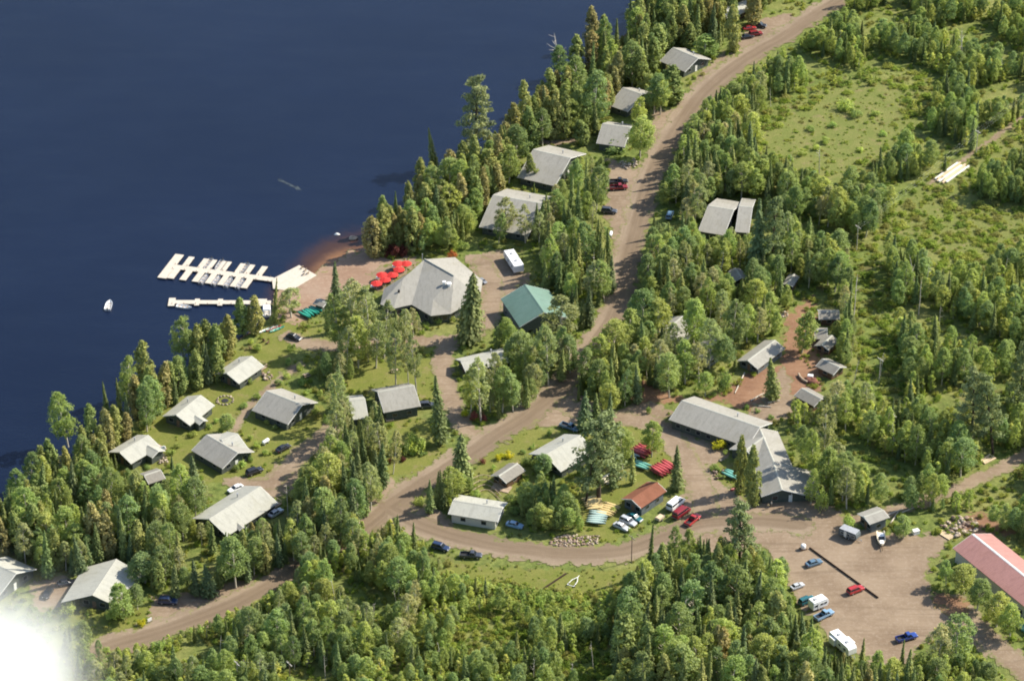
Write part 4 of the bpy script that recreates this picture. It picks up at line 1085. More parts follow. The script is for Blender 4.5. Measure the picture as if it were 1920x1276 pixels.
# ---- red parasols on the lodge terrace
TE = sheet('terrace', .07, M['lot'], polys=[[(695, 515), (765, 478), (785, 492), (720, 542), (700, 540)]], fringe=1.0)
for i, (x, y, wh) in enumerate(((746, 494, 'uppermost, at the far corner of the terrace'), (761, 494, 'upper one nearest the lodge wall'), (748, 505, 'in the middle of the terrace'), (716, 515, 'on the lake side of the lower cluster'), (736, 515, 'on the lodge side of the lower cluster'), (722, 524, 'in the middle of the lower cluster'), (706, 531, 'lowest of all'))):
    p = gp(x, y, 2.2); o = empty('parasol', (p[0], p[1], .07), i * .3, f'bright red patio parasol, {wh}', 'parasol', 'red parasols on the lodge terrace', 'the red parasols' if i == 2 else None)
    n = 8; rr = 1.75; cv = MB(); vs = [(0, 0, 2.75)] + [(rr * math.cos(2 * math.pi * k / n), rr * math.sin(2 * math.pi * k / n), 2.1) for k in range(n)] + [(.55 * rr * math.cos(2 * math.pi * (k + .5) / n), .55 * rr * math.sin(2 * math.pi * (k + .5) / n), 2.40) for k in range(n)]
    fs = []
    for k in range(n): fs += [(0, n + 1 + (k - 1) % n, 1 + k), (0, 1 + k, n + 1 + k), (1 + k, 1 + (k + 1) % n, n + 1 + k)]
    cvo = cv.add(vs, fs).build('canopy', M['umbrella'], o); mdx = cvo.modifiers.new('thick', 'SOLIDIFY'); mdx.thickness = .03
    MB().tube([(0, 0, 0), (0, 0, 2.9)], .04, 6).build('pole', M['trim'], o); MB().tube([(0, 0, 0), (0, 0, .12)], .3, 10).build('base', M['rock'], o)
    if i in (0, 3, 6):
        tb = empty('patio_table', (p[0] - 1.2, p[1] + .9, .07), 0, f'round white patio table beside the {("uppermost", "", "", "lake side", "", "", "lowest")[i]} red parasol', 'table', 'tables on the lodge terrace')
        MB().tube([(0, 0, .70), (0, 0, .75)], .65, 14).build('tabletop', M['white'], tb); MB().tube([(0, 0, 0), (0, 0, .7)], .06, 6).build('pedestal', M['steel'], tb)

# ---- rings, rocks, heaps
def ring_of_stones(px, rad, label, lm, name='fire_ring', mat='rock_pale', n=14, pit=True):
    p = gp(*px); o = empty(name, (p[0], p[1], .07), 0, label, 'fire ring', None, lm)
    for k in range(n):
        a = 2 * math.pi * k / n; MB().rock((rad * math.cos(a), rad * math.sin(a), .12), .30 + .08 * (k % 3), k, .7).build('stone', M[mat], o, True)
    if pit: MB().tube([(0, 0, .02), (0, 0, .06)], rad * .45, 12).build('ash_bed', M['black'] if name == 'fire_ring' else M['rock'], o)


ring_of_stones((422, 751), 2.2, 'wide ring of pale stones with a fire pit on the cabin lawn', 'the cabin fire ring')
ring_of_stones((1468, 590), 1.3, 'small white fire ring on the red earth below the glass door hut', 'the red earth fire ring', n=11)
ring_of_stones((962, 877), 1.9, 'round flower bed edged with pale stones on the lawn', 'the round flower bed', 'flower_bed', n=12)


def heap(name, poly, n, r0, r1, label, cat, mats, z=0.0, seed=1, lm=None, mound=.5):
    q = random.Random(seed); P = W2(poly); c = P.mean(0); o = empty(name, (c[0], c[1], 0), 0, label, cat, None, lm); o['kind'] = 'stuff'
    mbs = {m: MB() for m in mats}; k = 0
    while k < n:
        x = q.uniform(P[:, 0].min(), P[:, 0].max()); y = q.uniform(P[:, 1].min(), P[:, 1].max())
        if not inside(np.array([x]), np.array([y]), P)[0]: continue
        r_ = q.uniform(r0, r1); mbs[q.choice(mats)].rock((x - c[0], y - c[1], r_ * .25 + q.random() * mound), r_, k + seed * 99, .6); k += 1
    for m in mats: mbs[m].build('stones', M[m], o, True)


heap('rock_pile', [(1030, 1010), (1060, 1003), (1125, 1004), (1120, 1020), (1060, 1026), (1032, 1022)], 300, .14, .42, 'low sprawling heap of pinkish field stones along the loop road', 'rock pile', ['rock', 'rock_pale'], seed=2, lm='the field stone heap', mound=.12)
heap('rock_pile', [(1160, 305), (1190, 300), (1195, 314), (1165, 320)], 26, .3, .6, 'scattered white boulders by the shrub fronted cabin drive', 'rock pile', ['rock_pale'], seed=3, lm='the white boulders')
heap('rubble', [(1760, 985), (1790, 968), (1830, 975), (1832, 998), (1790, 1010)], 70, .3, .9, 'mixed rubble and boulder heap behind the pink roofed building', 'rubble heap', ['rock', 'rock_pale'], seed=4, lm='the rubble heap')
heap('rock_pile', [(490, 700), (505, 695), (512, 708), (498, 716)], 22, .25, .5, 'rocky flower border at the back of the cabin nearest the docks', 'rock pile', ['rock_pale', 'rock'], seed=5)
heap('rock_pile', [(292, 862), (312, 850), (318, 868), (300, 872)], 18, .25, .5, 'stone steps and slabs beside the satellite dish cabin', 'rock pile', ['rock_pale'], seed=6)
heap('rock_pile', [(1335, 868), (1352, 862), (1358, 905), (1340, 900)], 26, .25, .55, 'rock garden stones in front of the long angled lodge building', 'rock pile', ['rock', 'rock_pale'], seed=7)

o = empty('log_barrier', (*gp(1582, 1075)[:2], .13), 0, 'long dark log barrier lying across the parking lot', 'log', None, 'the log barrier')
a, b = gp(1518, 1028), gp(1647, 1122)
for i in range(5):
    p, q = a + (b - a) * i / 5, a + (b - a) * (i + .975) / 5
    MB().tube([(p[0] - o.location[0], p[1] - o.location[1], .22), (q[0] - o.location[0], q[1] - o.location[1], .22)], .2, 8).build('log', M['log'], o)

o = empty('lumber_stack', (*gp(1784, 326)[:2], 0), yaw_px((1757, 345), (1812, 305)), 'stack of pale sawn planks lying in the power line clearing', 'lumber', None, 'the pale lumber stack')
for k in range(7): MB().box((random.uniform(-.9, .9), (k - 3) * .62, .35 + .12 * (k % 2)), (13.0, .52, .5), random.uniform(-.03, .03)).build('plank_bundle', M['paletimber'] if k % 3 else M['trim'], o)
o = empty('lumber_stack', (*gp(1852, 862)[:2], 0), yaw_px((1840, 868), (1864, 856)), 'small pile of cream boards beside the dirt track', 'lumber', None, 'the cream boards')
for k in range(4): MB().box((0, (k - 1.5) * .55, .2 + .1 * (k % 2)), (4.2, .45, .3), .05 * k).build('board', M['paletimber'], o)
o = empty('lumber_stack', (*gp(1772, 1003)[:2], 0), yaw_px((1762, 998), (1785, 1012)), 'yellow boards leaning at the corner of the pink roofed building', 'lumber')
for k in range(4): MB().box((0, (k - 1.5) * .5, .25), (4.6, .4, .25), .04 * k).build('board', M['paletimber'], o)
MB_ = MB().box((0, 0, .12), (5.0, 3.0, .18)).box((0, 0, .24), (4.8, .15, .08)); ob = tag(MB_.build('pallet_platform', M['plank'], None), 'flat brown plank platform beside the white house by the pine', 'platform'); ob.location = [float(v) for v in gp(940, 915)]; ob.rotation_euler = (0, 0, R(-22))

# white boat trailer frame on the meadow
o = empty('boat_trailer', (*gp(1075, 1094)[:2], .05), yaw_px((1068, 1100), (1083, 1083)), 'empty white boat trailer frame standing on the lower meadow', 'trailer', None, 'the white boat trailer')
MB().tube([(-1.6, .9, .5), (.8, .75, .5), (2.4, 0, .5), (3.2, 0, .5)], .09, 6).tube([(-1.6, -.9, .5), (.8, -.75, .5), (2.4, 0, .5)], .09, 6).tube([(-1.6, -.9, .5), (-1.6, .9, .5)], .09, 6).build('frame', M['white'], o)
wheels(o, (-1.0,), .95, .3)
o = empty('plank', (*gp(1038, 1091)[:2], .0), yaw_px((1018, 1104), (1060, 1076)), 'dark strip like a pole shadow across the lower meadow grass', 'beam'); MB().box((0, 0, .15), (9.5, .4, .25)).build('beam', M['log'], o)  # solid dark bar standing in for what looks like a pole's cast shadow

# tank, skid, tarp heap, satellite dish, sculpture-like pieces
o = empty('gas_tank', (*gp(498, 828, .6)[:2], .02), yaw_px((490, 833), (506, 823)), 'white gas tank lying on the lawn near the black car', 'gas tank', None, 'the white gas tank')
MB().loft([[(x, rr * math.cos(t), .85 + rr * math.sin(t)) for t in np.linspace(0, 2 * math.pi, 12, endpoint=False)] for x, rr in ((-1.25, .12), (-1.15, .38), (-.95, .5), (.95, .5), (1.15, .38), (1.25, .12))]).build('tank', M['white'], o, True)
for x in (-.7, .7): MB().box((x, 0, .2), (.2, .9, .4)).build('leg', M['steel'], o)
o = empty('gas_tank', (*gp(1145, 440, .6)[:2], .1), R(80), 'white gas tank standing by the trees at the roadside lot', 'gas tank')
MB().loft([[(x, rr * math.cos(t), .85 + rr * math.sin(t)) for t in np.linspace(0, 2 * math.pi, 12, endpoint=False)] for x, rr in ((-1.25, .12), (-1.15, .38), (-.95, .5), (.95, .5), (1.15, .38), (1.25, .12))]).build('tank', M['white'], o, True)
for x in (-.7, .7): MB().box((x, 0, .2), (.2, .9, .4)).build('leg', M['steel'], o)
o = empty('water_tank', (*gp(1506, 1025, .8)[:2], .13), R(20), 'small white tank on a skid at the end of the log barrier', 'tank', None, 'the white tank skid')
MB().loft([[(rr * math.cos(t), rr * math.sin(t), z) for t in np.linspace(0, 2 * math.pi, 14, endpoint=False)] for z, rr in ((.35, .6), (.45, .68), (1.3, .68), (1.5, .5), (1.6, .18))]).build('tank', M['white'], o, True)
MB().box((0, .5, .2), (1.8, .14, .3)).box((0, -.5, .2), (1.8, .14, .3)).build('skid', M['timber'], o)
o = empty('satellite_dish', (*gp(305, 843, .8)[:2], .02), R(-60), 'white satellite dish on a post beside a small cabin', 'satellite dish')
MB().loft([[(.06 + rr * .0 + zz, rr * math.cos(t), 1.4 + rr * math.sin(t)) for t in np.linspace(0, 2 * math.pi, 14, endpoint=False)] for zz, rr in ((0, .15), (.05, .5), (.18, .85), (.22, .85), (.09, .45))]).build('dish', M['white'], o, True); MB().tube([(0, 0, 0), (0, 0, 1.4)], .06, 6).build('post', M['steel'], o)
o = empty('tarp_heap', (*gp(1522, 716)[:2], .05), R(-30), 'brown tarp covered heap with a white box beside the log walled bunkhouse', 'tarp heap', None, 'the brown tarp heap')
MB().rock((0, 0, .3), 1.9, 8, .5).build('tarp', M['brick'], o, True); MB().box((-1.2, 1.6, .5), (1.5, 1.0, 1.0), .3).build('box', M['white'], o)
o = empty('retaining_wall', (*gp(1503, 712)[:2], .05), R(-65), 'short curved timber wall at the edge of the red earth yard', 'wall'); MB().tube([(-2.4, .4, .5), (-1, 0, .5), (1, 0, .5), (2.4, .5, .5)], .35, 6).build('beam', M['plank'], o)
o = empty('motor_boat', (*gp(1652, 1012, .6)[:2], .55), yaw_px((1650, 1000), (1653, 1024)), 'cream motor boat on a trailer beside the weathered shed', 'boat', None, 'the trailered cream boat')
S = hull_secs(6.2, 2.2, .9)
MB().loft([[(x, -b, zt), (x, -b * .8, zb + .05), (x, 0, zb), (x, b * .8, zb + .05), (x, b, zt), (x, b * .85, zt), (x, b * .6, zb + .4), (x, 0, zb + .36), (x, -b * .6, zb + .4), (x, -b * .85, zt)] for x, b, zb, zt in S]).build('hull', m_plain('cream_boat', (.72, .64, .48), .4, .4), o)
MB().loft([[(.4, -.8, .9), (1.0, -.8, .9), (1.0, .8, .9), (.4, .8, .9)], [(.3, -.7, 1.45), (.45, -.7, 1.45), (.45, .7, 1.45), (.3, .7, 1.45)]]).build('windshield', M['glass'], o); MB().box((-1.2, 0, .75), (1.6, 1.6, .3)).build('seat', M['white'], o); MB().box((2.1, 0, 1.0), (1.5, 1.0, .12)).build('bow_deck', M['white'], o)
wheels(o, (-.5,), 1.0, .36); MB().tube([(-2.5, 0, -.05), (4.4, 0, -.05)], .09, 6).build('trailer_beam', M['log'], o)
for c in o.children:
    if c.name.startswith('wheel'): c.location.z = -.42
o = empty('utility_cart', (*gp(1237, 972, .5)[:2], .1), yaw_px((1230, 978), (1246, 966)), 'small tan utility trailer parked between the shed cars and vans', 'trailer')
MB().box((0, 0, .6), (2.3, 1.5, .1)).box((0, .72, .85), (2.3, .08, .45)).box((0, -.72, .85), (2.3, .08, .45)).box((1.12, 0, .85), (.08, 1.4, .45)).build('box', M['p_tan'] if 'p_tan' in M else paint('tan', PAINTS['tan']), o); MB().box((0, 0, .9), (1.9, 1.2, .5)).build('load', M['paletimber'], o); wheels(o, (0,), .8, .3); MB().tube([(1.1, 0, .5), (2.2, 0, .5)], .05, 6).build('tongue', M['steel'], o)
o = empty('storage_box', (*gp(1717, 997, .5)[:2], .05), R(25), 'white crate lying by the track next to the weathered shed', 'crate'); MB().box((0, 0, .55), (1.7, 1.2, 1.0)).build('box', M['white'], o); MB().box((0, 0, 1.08), (1.8, 1.3, .1)).build('lid', M['trim'], o)
o = empty('lawn_marker', (*gp(281, 1166)[:2], .02), R(40), 'white lawn sign beside a dark bush at the lower drive', 'sign'); MB().box((0, 0, .8), (1.2, .1, .9)).build('board', M['white'], o); MB().box((-.4, 0, .3), (.1, .1, .6)).build('post', M['timber'], o); MB().box((.4, 0, .3), (.1, .1, .6)).build('post', M['timber'], o)
# curved log terrace behind the long white house
o = empty('log_terrace', (*gp(905, 915)[:2], 0), 0, 'curved stepped log terrace behind the long low white house', 'terrace', None, 'the log terrace')
for k in range(4):
    pts = [gp(880 + k * 3 + t * (62 - k * 4), 906 + k * 8 + 10 * t - 16 * math.sin(math.pi * t), 0) for t in np.linspace(0, 1, 8)]
    MB().tube([(p[0] - o.location[0], p[1] - o.location[1], .9 - .2 * k) for p in pts], .10, 6).build('rail', M['plank'], o)
    for p in pts[::2]: MB().tube([(p[0] - o.location[0], p[1] - o.location[1], 0), (p[0] - o.location[0], p[1] - o.location[1], 1.0 - .2 * k)], .1, 6).build('post', M['plank'], o)
# lawn furniture by the docks cabin
for i, (x, y, an) in enumerate(((470, 655, .4), (480, 655, 2.0), (495, 640, 1.2), (502, 644, 2.6))):
    p = gp(x, y); o = empty('lawn_chair', (p[0], p[1], .02), an, f'dark wooden lawn chair, {ORD[i]} from the lake on the grass below the beach canoes', 'chair', 'lawn chairs near the docks cabin')
    MB().box((0, 0, .4), (.7, .7, .08)).build('seat', M['timber'], o); MB().box((-.36, 0, .85), (.08, .7, .9), ry=-.3).build('backrest', M['timber'], o)
    for sx in (-.3, .3):
        for sy in (-.3, .3): MB().box((sx, sy, .19), (.08, .08, .38)).build('leg', M['timber'], o)
# picnic tables
for i, (x, y, lb) in enumerate(((740, 697, 'picnic table under the tall birches on the lawn'), (575, 705, 'picnic table beside the footpath to the cabins'), (1120, 805, 'picnic table on the lawn above the upper red canoe rack'))):
    p = gp(x, y); o = empty('picnic_table', (p[0], p[1], .02), .5 * i, 'brown wooden ' + lb, 'table', 'picnic tables on the lawns')
    MB().box((0, 0, .75), (1.9, .8, .06)).build('tabletop', M['plank'], o)
    for s in (-1, 1):
        MB().box((0, s * .75, .45), (1.9, .28, .05)).build('bench', M['plank'], o); MB().box((s * .7, 0, .38), (.1, 1.5, .1)).box((s * .7, .35, .36), (.1, .1, .75), rx=.4).box((s * .7, -.35, .36), (.1, .1, .75), rx=-.4).build('leg', M['timber'], o)

# ---- utility poles and the power line
POLES = [('tall', (1184, 1053), 8.0, 'dark utility pole standing alone at the loop road edge'), ('x', (447, 1296), 9.0, 'utility pole with a white crossarm at the lower edge among young trees'), ('x', (325 + 220, 1300), 9.5, 'utility pole in the lower woods, next along the wires'),
         ('x', (1648, 717), 8.0, 'double pole with crossarm in the brushy power line clearing'), ('x', (1672, 822), 8.0, 'leaning pole lower down the brushy power line clearing'), ('x', (1606, 470), 8.5, 'utility pole at the upper bend of the power line clearing'), ('x', (1830, 290), 8.5, 'pole by the pale lumber stack'), ('x', (1985, 160), 8.5, 'pole beyond the edge')]
PT = []
for i, (kd, px, hh, lb) in enumerate(POLES):
    p = gp(*px); PT.append((p, hh))
    if i == 7: continue
    o = empty('utility_pole', (p[0], p[1], 0), R(-55), lb, 'utility pole', 'utility poles of the power line', 'the ' + ('lone utility pole' if i == 0 else 'lower edge pole' if i == 1 else 'double pole' if i == 3 else 'upper bend pole') if i in (0, 1, 3, 5) else None)
    MB().tube([(0, 0, 0), (0, 0, hh)], [.13, .09], 8).build('post', M['pole'] if i in (0, 2) else M['snag'], o)
    ca = MB().box((0, 0, hh - .5), (2.4, .12, .14)).build('crossarm', M['pole'] if i == 0 else M['snag'], o)
    for x in (-1.1, -.4, .4, 1.1): MB().tube([(x, 0, hh - .43), (x, 0, hh - .2)], .05, 6).build('insulator', M['trim'], ca)


def wire(i, j, off, label):
    (a, ha), (b, hb) = PT[i], PT[j]; d = (b - a)[:2]; n = np.array([-d[1], d[0]]) / np.hypot(*d); pts = []
    for t in np.linspace(0, 1, 14): pts.append((a[0] + d[0] * t + n[0] * off, a[1] + d[1] * t + n[1] * off, ha + (hb - ha) * t - .25 - 4 * .9 * t * (1 - t)))
    tag(MB().tube(pts, .007, 4).build('power_line', M['trim'], None), label, 'power line', 'wires of the power line')


for off, nm in ((-.9, 'outer strand on the lake side'), (0, 'middle strand'), (.9, 'outer strand on the woods side')):
    wire(5, 6, off, f'thin pale wire over the brushy clearing, {nm}'); wire(6, 7, off, f'thin pale wire beyond the pale lumber stack, {nm}')
    wire(1, 2, off, f'thin dark wire over the lower young trees, {nm}')

# fallen pale logs round the staff yard, fence rails and a few odd pieces the photo shows
for i, (p0, p1, lb) in enumerate((((1408, 752), (1432, 738), 'pale bare log lying across the red earth yard'), ((1440, 756), (1462, 752), 'pale bare log next to the hollow under the staff yard'), ((1422, 762), (1446, 764), 'long pale log lowest in the red earth yard'), ((1396, 700), (1378, 738), 'peeled rail beside the path from the long staff cabin'),
        ((1660, 968), (1692, 955), 'grey pole leaning out from the weathered shed roof'), ((1668, 985), (1684, 960), 'crossed grey pole behind the weathered shed'), ((1690, 962), (1720, 950), 'outermost grey pole near the weathered shed'), ((1520, 918), (1538, 905), 'grey log by the corner of the long angled lodge building'))):
    a, b = gp(*p0), gp(*p1); o = MB().tube([(0, 0, .25), ((b - a)[0] * .5, (b - a)[1] * .5, .32), ((b - a)[0], (b - a)[1], .25)], [.2, .17, .12], 7).build('fallen_log', M['snag'], None)
    o.location = [float(v) for v in a]; tag(o, lb, 'log', 'pale logs lying about')
o = empty('tarp_heap', (*gp(1025, 480)[:2], 0), 0, 'small turquoise tarp covered stack between trees behind the green roofed house', 'tarp heap')
MB().rock((0, 0, .5), 1.5, 12, .6).build('tarp', m_plain('turquoise_tarp', (.10, .42, .36), .5, .3), o, True)
MB().box((0, 0, .15), (2.0, 1.6, .3)).build('pallet', M['plank'], o)


def person(px, yaw, shirt, trousers, label):
    """a standing figure: one continuous body with clothes as coloured zones"""
    p = gp(*px); me = bpy.data.meshes.new('person'); J = [(0, 0, .95), (0, 0, 1.15), (0, 0, 1.40), (0, 0, 1.52), (.02, 0, 1.66), (0, .19, 1.40), (.03, .25, 1.13), (.10, .24, .88), (0, -.19, 1.40), (.03, -.25, 1.13), (.10, -.24, .88), (0, .10, .90), (.03, .11, .50), (0, .12, .08), (.14, .13, .05), (0, -.10, .90), (.02, -.11, .50), (-.03, -.12, .08), (.11, -.13, .05)]
    E = [(0, 1), (1, 2), (2, 3), (3, 4), (2, 5), (5, 6), (6, 7), (2, 8), (8, 9), (9, 10), (0, 11), (11, 12), (12, 13), (13, 14), (0, 15), (15, 16), (16, 17), (17, 18)]
    rad = [.15, .14, .16, .06, .11, .08, .05, .04, .08, .05, .04, .10, .075, .05, .04, .10, .075, .05, .04]
    me.from_pydata(J, E, []); o = bpy.data.objects.new('person', me); COL.objects.link(o); o.location = [float(p[0]), float(p[1]), .1]; o.rotation_euler = (0, 0, yaw)
    sk = o.modifiers.new('skin', 'SKIN'); sk.use_smooth_shade = True
    for i, r in enumerate(rad): me.skin_vertices[0].data[i].radius = (r, r)
    me.skin_vertices[0].data[0].use_root = True
    o.modifiers.new('sub', 'SUBSURF').levels = 1; o.modifiers['sub'].render_levels = 2
    k = NT('clothed_person'); z = k.n('ShaderNodeSeparateXYZ'); k.l(k.obj(), z.inputs[0]); zz = z.outputs[2]
    c = k.mix(k.math('GREATER_THAN', zz, .95), trousers, shirt); c = k.mix(k.math('GREATER_THAN', zz, 1.50), c, (.45, .27, .19)); c = k.mix(k.math('GREATER_THAN', zz, 1.70), c, (.07, .045, .03)); c = k.mix(k.math('GREATER_THAN', .10, zz), c, (.04, .03, .03))
    k.bsdf(c, .8, .2); me.materials.append(k.m); tag(o, label, 'person', 'people by the lodge entrance')


person((1440, 954), 1.2, (.62, .50, .26), (.10, .11, .15), 'person in a pale yellow top standing before the gabled lodge entrance')
person((1446, 950), 3.6, (.60, .58, .52), (.20, .16, .12), 'person in a whitish top, nearer the entrance wall of the lodge building')

# a pale slick drawn out on the water
fo = MB(); a, b = gp(522, 336, -.4), gp(562, 355, -.4); q = random.Random(4)
for k in range(46):
    t = q.random(); x, y = a[0] + (b[0] - a[0]) * t + q.gauss(0, .25), a[1] + (b[1] - a[1]) * t + q.gauss(0, .35); l, w_ = q.uniform(.3, 1.5), q.uniform(.06, .22) * (.5 + t)
    an = math.atan2(b[1] - a[1], b[0] - a[0]) + q.gauss(0, .2); c_, s_ = math.cos(an), math.sin(an)
    fo.add([(x - c_ * l, y - s_ * l, -.405 + k * 2e-4), (x + s_ * w_, y - c_ * w_, -.405 + k * 2e-4), (x + c_ * l, y + s_ * l, -.405 + k * 2e-4), (x - s_ * w_, y + c_ * w_, -.405 + k * 2e-4)], [(0, 1, 2, 3)])
o = fo.build('foam', m_plain('pale_slick', (.050, .064, .070), .6, .2), None); tag(o, 'thin pale streak of foam lying on the open lake above the docks', 'foam', None, 'stuff')
# ------------------------------------------------------------------ tree shapes (numpy), all built at their true size
def tubes_np(segs, n=5):
    """segs: list of (points, radii); returns vertices and quads"""
    V, Fq, o = [], [], 0
    for pts, rad in segs:
        pts = np.asarray(pts, float); k = len(pts)
        for i in range(k):
            d = pts[min(i + 1, k - 1)] - pts[max(i - 1, 0)]; d /= np.linalg.norm(d) + 1e-9
            a = np.cross(d, [0, 0, 1.0] if abs(d[2]) < .9 else [1.0, 0, 0]); a /= np.linalg.norm(a); b = np.cross(d, a)
            t = 2 * np.pi * np.arange(n) / n; V.append(pts[i] + rad[i] * (np.cos(t)[:, None] * a + np.sin(t)[:, None] * b))
        for i in range(k - 1):
            j = np.arange(n); Fq.append(np.stack([o + i * n + j, o + i * n + (j + 1) % n, o + (i + 1) * n + (j + 1) % n, o + (i + 1) * n + j], -1))
        o += k * n
    return np.vstack(V), np.vstack(Fq)


def leaf_cards(C, size, up=.4, asp=1.0, dirs=None, out=None, jit=.55):
    """small leaf sprays: one bent quad at each centre, lying roughly along the crown's skin (out = its outward direction)"""
    n = len(C); N = rng.normal(size=(n, 3))
    if out is None: N[:, 2] = np.abs(N[:, 2]) + up
    else:
        N = N * jit + out / (np.linalg.norm(out, axis=1)[:, None] + 1e-6); N[:, 2] += up * .5
    N /= np.linalg.norm(N, axis=1)[:, None]
    if dirs is None: A = rng.normal(size=(n, 3))
    else: A = dirs + rng.normal(size=(n, 3)) * .25
    A -= N * np.sum(A * N, 1)[:, None]; A /= np.linalg.norm(A, axis=1)[:, None] + 1e-9; B = np.cross(N, A)
    s = np.asarray(size).reshape(-1, 1) * np.ones((n, 1)); a, b = A * s * .5 * asp, B * s * .5
    V = np.stack([C - a * .9 - b * .5, C + a * .2 - b, C + a * 1.1 + b * .15, C - a * .1 + b], 1).reshape(-1, 3)
    return V, np.arange(4 * n).reshape(-1, 4)


def blob_points(cent, rad, per, flat=.8):
    n = len(cent); out = []; ids = []
    for i in range(n):
        d = rng.normal(size=(per, 3)); d /= np.linalg.norm(d, axis=1)[:, None]; r = rad[i] * rng.uniform(.25, 1.35, per) ** .7
        q = d * r[:, None]; q[:, 2] *= flat; out.append(cent[i] + q); ids.append(np.full(per, i))
    return np.vstack(out), np.concatenate(ids)


def deciduous(h, rc, base=.28, ncl=110, per=40, leaf=.27, shape='oval', clr=(.55, .95), cone=.2):
    cent = []
    ph = rng.uniform(0, 6.28, 4)
    while len(cent) < ncl:
        t = rng.uniform(0, 1); a = rng.uniform(0, 6.28)
        prof = (math.sin(math.pi * min(1, .16 + .82 * t) ** 1.0) ** .7 * (1.06 - cone * t)) if shape == 'oval' else (1 - t) ** .6 * min(1, .35 + 3 * t)
        rr = rc * prof * (1 + .25 * math.sin(2 * a + ph[0]) * math.sin(3 * t + ph[1])) * rng.uniform(.35, 1.0) ** .5
        cent.append([rr * math.cos(a), rr * math.sin(a), h * (base + (1 - base) * t * .97)])
    cent = np.array(cent); cr = rc * .33 * rng.uniform(*clr, ncl); cr *= np.clip(1.35 - .6 * (cent[:, 2] / h - base) / (1 - base), .55, 1.2)
    P, ids = blob_points(cent, cr, per); oc = .5 * (P - cent[ids]) / cr[ids][:, None] + 1.0 * (P - [0, 0, h * (base + .45 * (1 - base))]) / [rc, rc, h * .4]
    V, Fq = leaf_cards(P, leaf * rng.uniform(.7, 1.35, len(P)), out=oc, jit=.95)
    tn = np.clip(rng.normal(.5, .16, ncl), 0, 1)[ids] + rng.normal(0, .12, len(P))
    segs = [([[0, 0, 0], [.05 * rc, 0, h * .3], [.02, .06 * rc, h * .6], [0, 0, h * .93]], [.012 * h + .04, .010 * h + .03, .006 * h + .02, .02])]
    for i in rng.choice(ncl, min(14, ncl), replace=False):
        c = cent[i]; z0 = max(h * .2, c[2] - np.hypot(c[0], c[1]) * .9 - .4); segs.append(([[0, 0, z0], [c[0] * .55, c[1] * .55, (z0 + c[2]) / 2 + .1], c * [.95, .95, 1]], [.05 + .002 * h, .04, .018]))
    return V, Fq, np.repeat(np.clip(tn, 0, 1), 4), segs


def conifer(h, rc, lev=34, br=8, base=.06, droop=.30, seg=4, w=.62, power=.85, gap=0.0, rag=.35):
    C, D, S, T = [], [], [], []
    for i in range(lev):
        t = i / (lev - 1); z = h * (base + (1 - base) * t); R_ = rc * ((1 - t) ** power) * min(1, .55 + t * 4) + .10
        k = max(4, int(br * (.55 + .6 * (1 - t)))); a0 = rng.uniform(0, 6.28); tn = rng.normal(.5, .14)
        for j in range(k):
            if rng.random() < gap: continue
            a = a0 + 6.28 * j / k + rng.normal(0, .18); L = R_ * rng.uniform(1 - rag, 1.12); bt = tn + rng.normal(0, .14)
            for s in range(seg):
                f = (s + .55) / seg; rr = L * f
                C.append([rr * math.cos(a), rr * math.sin(a), z - droop * rr + .14 * rr * f + rng.normal(0, .05)]); D.append([math.cos(a), math.sin(a), -droop])
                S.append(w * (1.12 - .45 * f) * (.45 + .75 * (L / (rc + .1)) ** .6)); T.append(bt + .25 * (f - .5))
    C.append([0, 0, h]); D.append([0, 0, 1]); S.append(.5); T.append(.6)
    C = np.array(C); D = np.array(D); V, Fq = leaf_cards(C, np.array(S), up=.9, asp=1.25, dirs=D, out=D + [0, 0, .55], jit=.45)
    return V, Fq, np.repeat(np.clip(T, 0, 1), 4), [([[0, 0, 0], [0, 0, h * .5], [0, 0, h * .97]], [.012 * h + .03, .008 * h, .02])]


def cedar(h, rc):
    """a full, blunt topped column of upright sprays"""
    ncl = 110; t = rng.uniform(0, 1, ncl) ** 1.05; a = rng.uniform(0, 6.28, ncl); ph = rng.uniform(0, 6.28, 3)
    prof = np.minimum(1, .5 + 2.0 * t) * (1 - t ** 2.4) ** .75
    r = rc * prof * (1 + .22 * np.sin(2 * a + 6 * t + ph[0])) * rng.uniform(.45, .95, ncl) ** .5
    cent = np.c_[r * np.cos(a), r * np.sin(a), h * (.05 + .92 * t)]
    P, ids = blob_points(cent, rng.uniform(.30, .62, ncl), 30, 1.35)
    V, Fq = leaf_cards(P, .36 * rng.uniform(.65, 1.3, len(P)), up=.4, asp=1.3, out=(P - cent[ids]) + np.c_[np.cos(a), np.sin(a), .3 + 0 * a][ids] * .6, jit=.6)
    tn = np.clip(rng.normal(.5, .20, ncl), 0, 1)[ids] + rng.normal(0, .12, len(P))
    return V, Fq, np.repeat(np.clip(tn, 0, 1), 4), [([[0, 0, 0], [.1, 0, h * .5], [0, 0, h * .93]], [.018 * h, .010 * h, .02])]


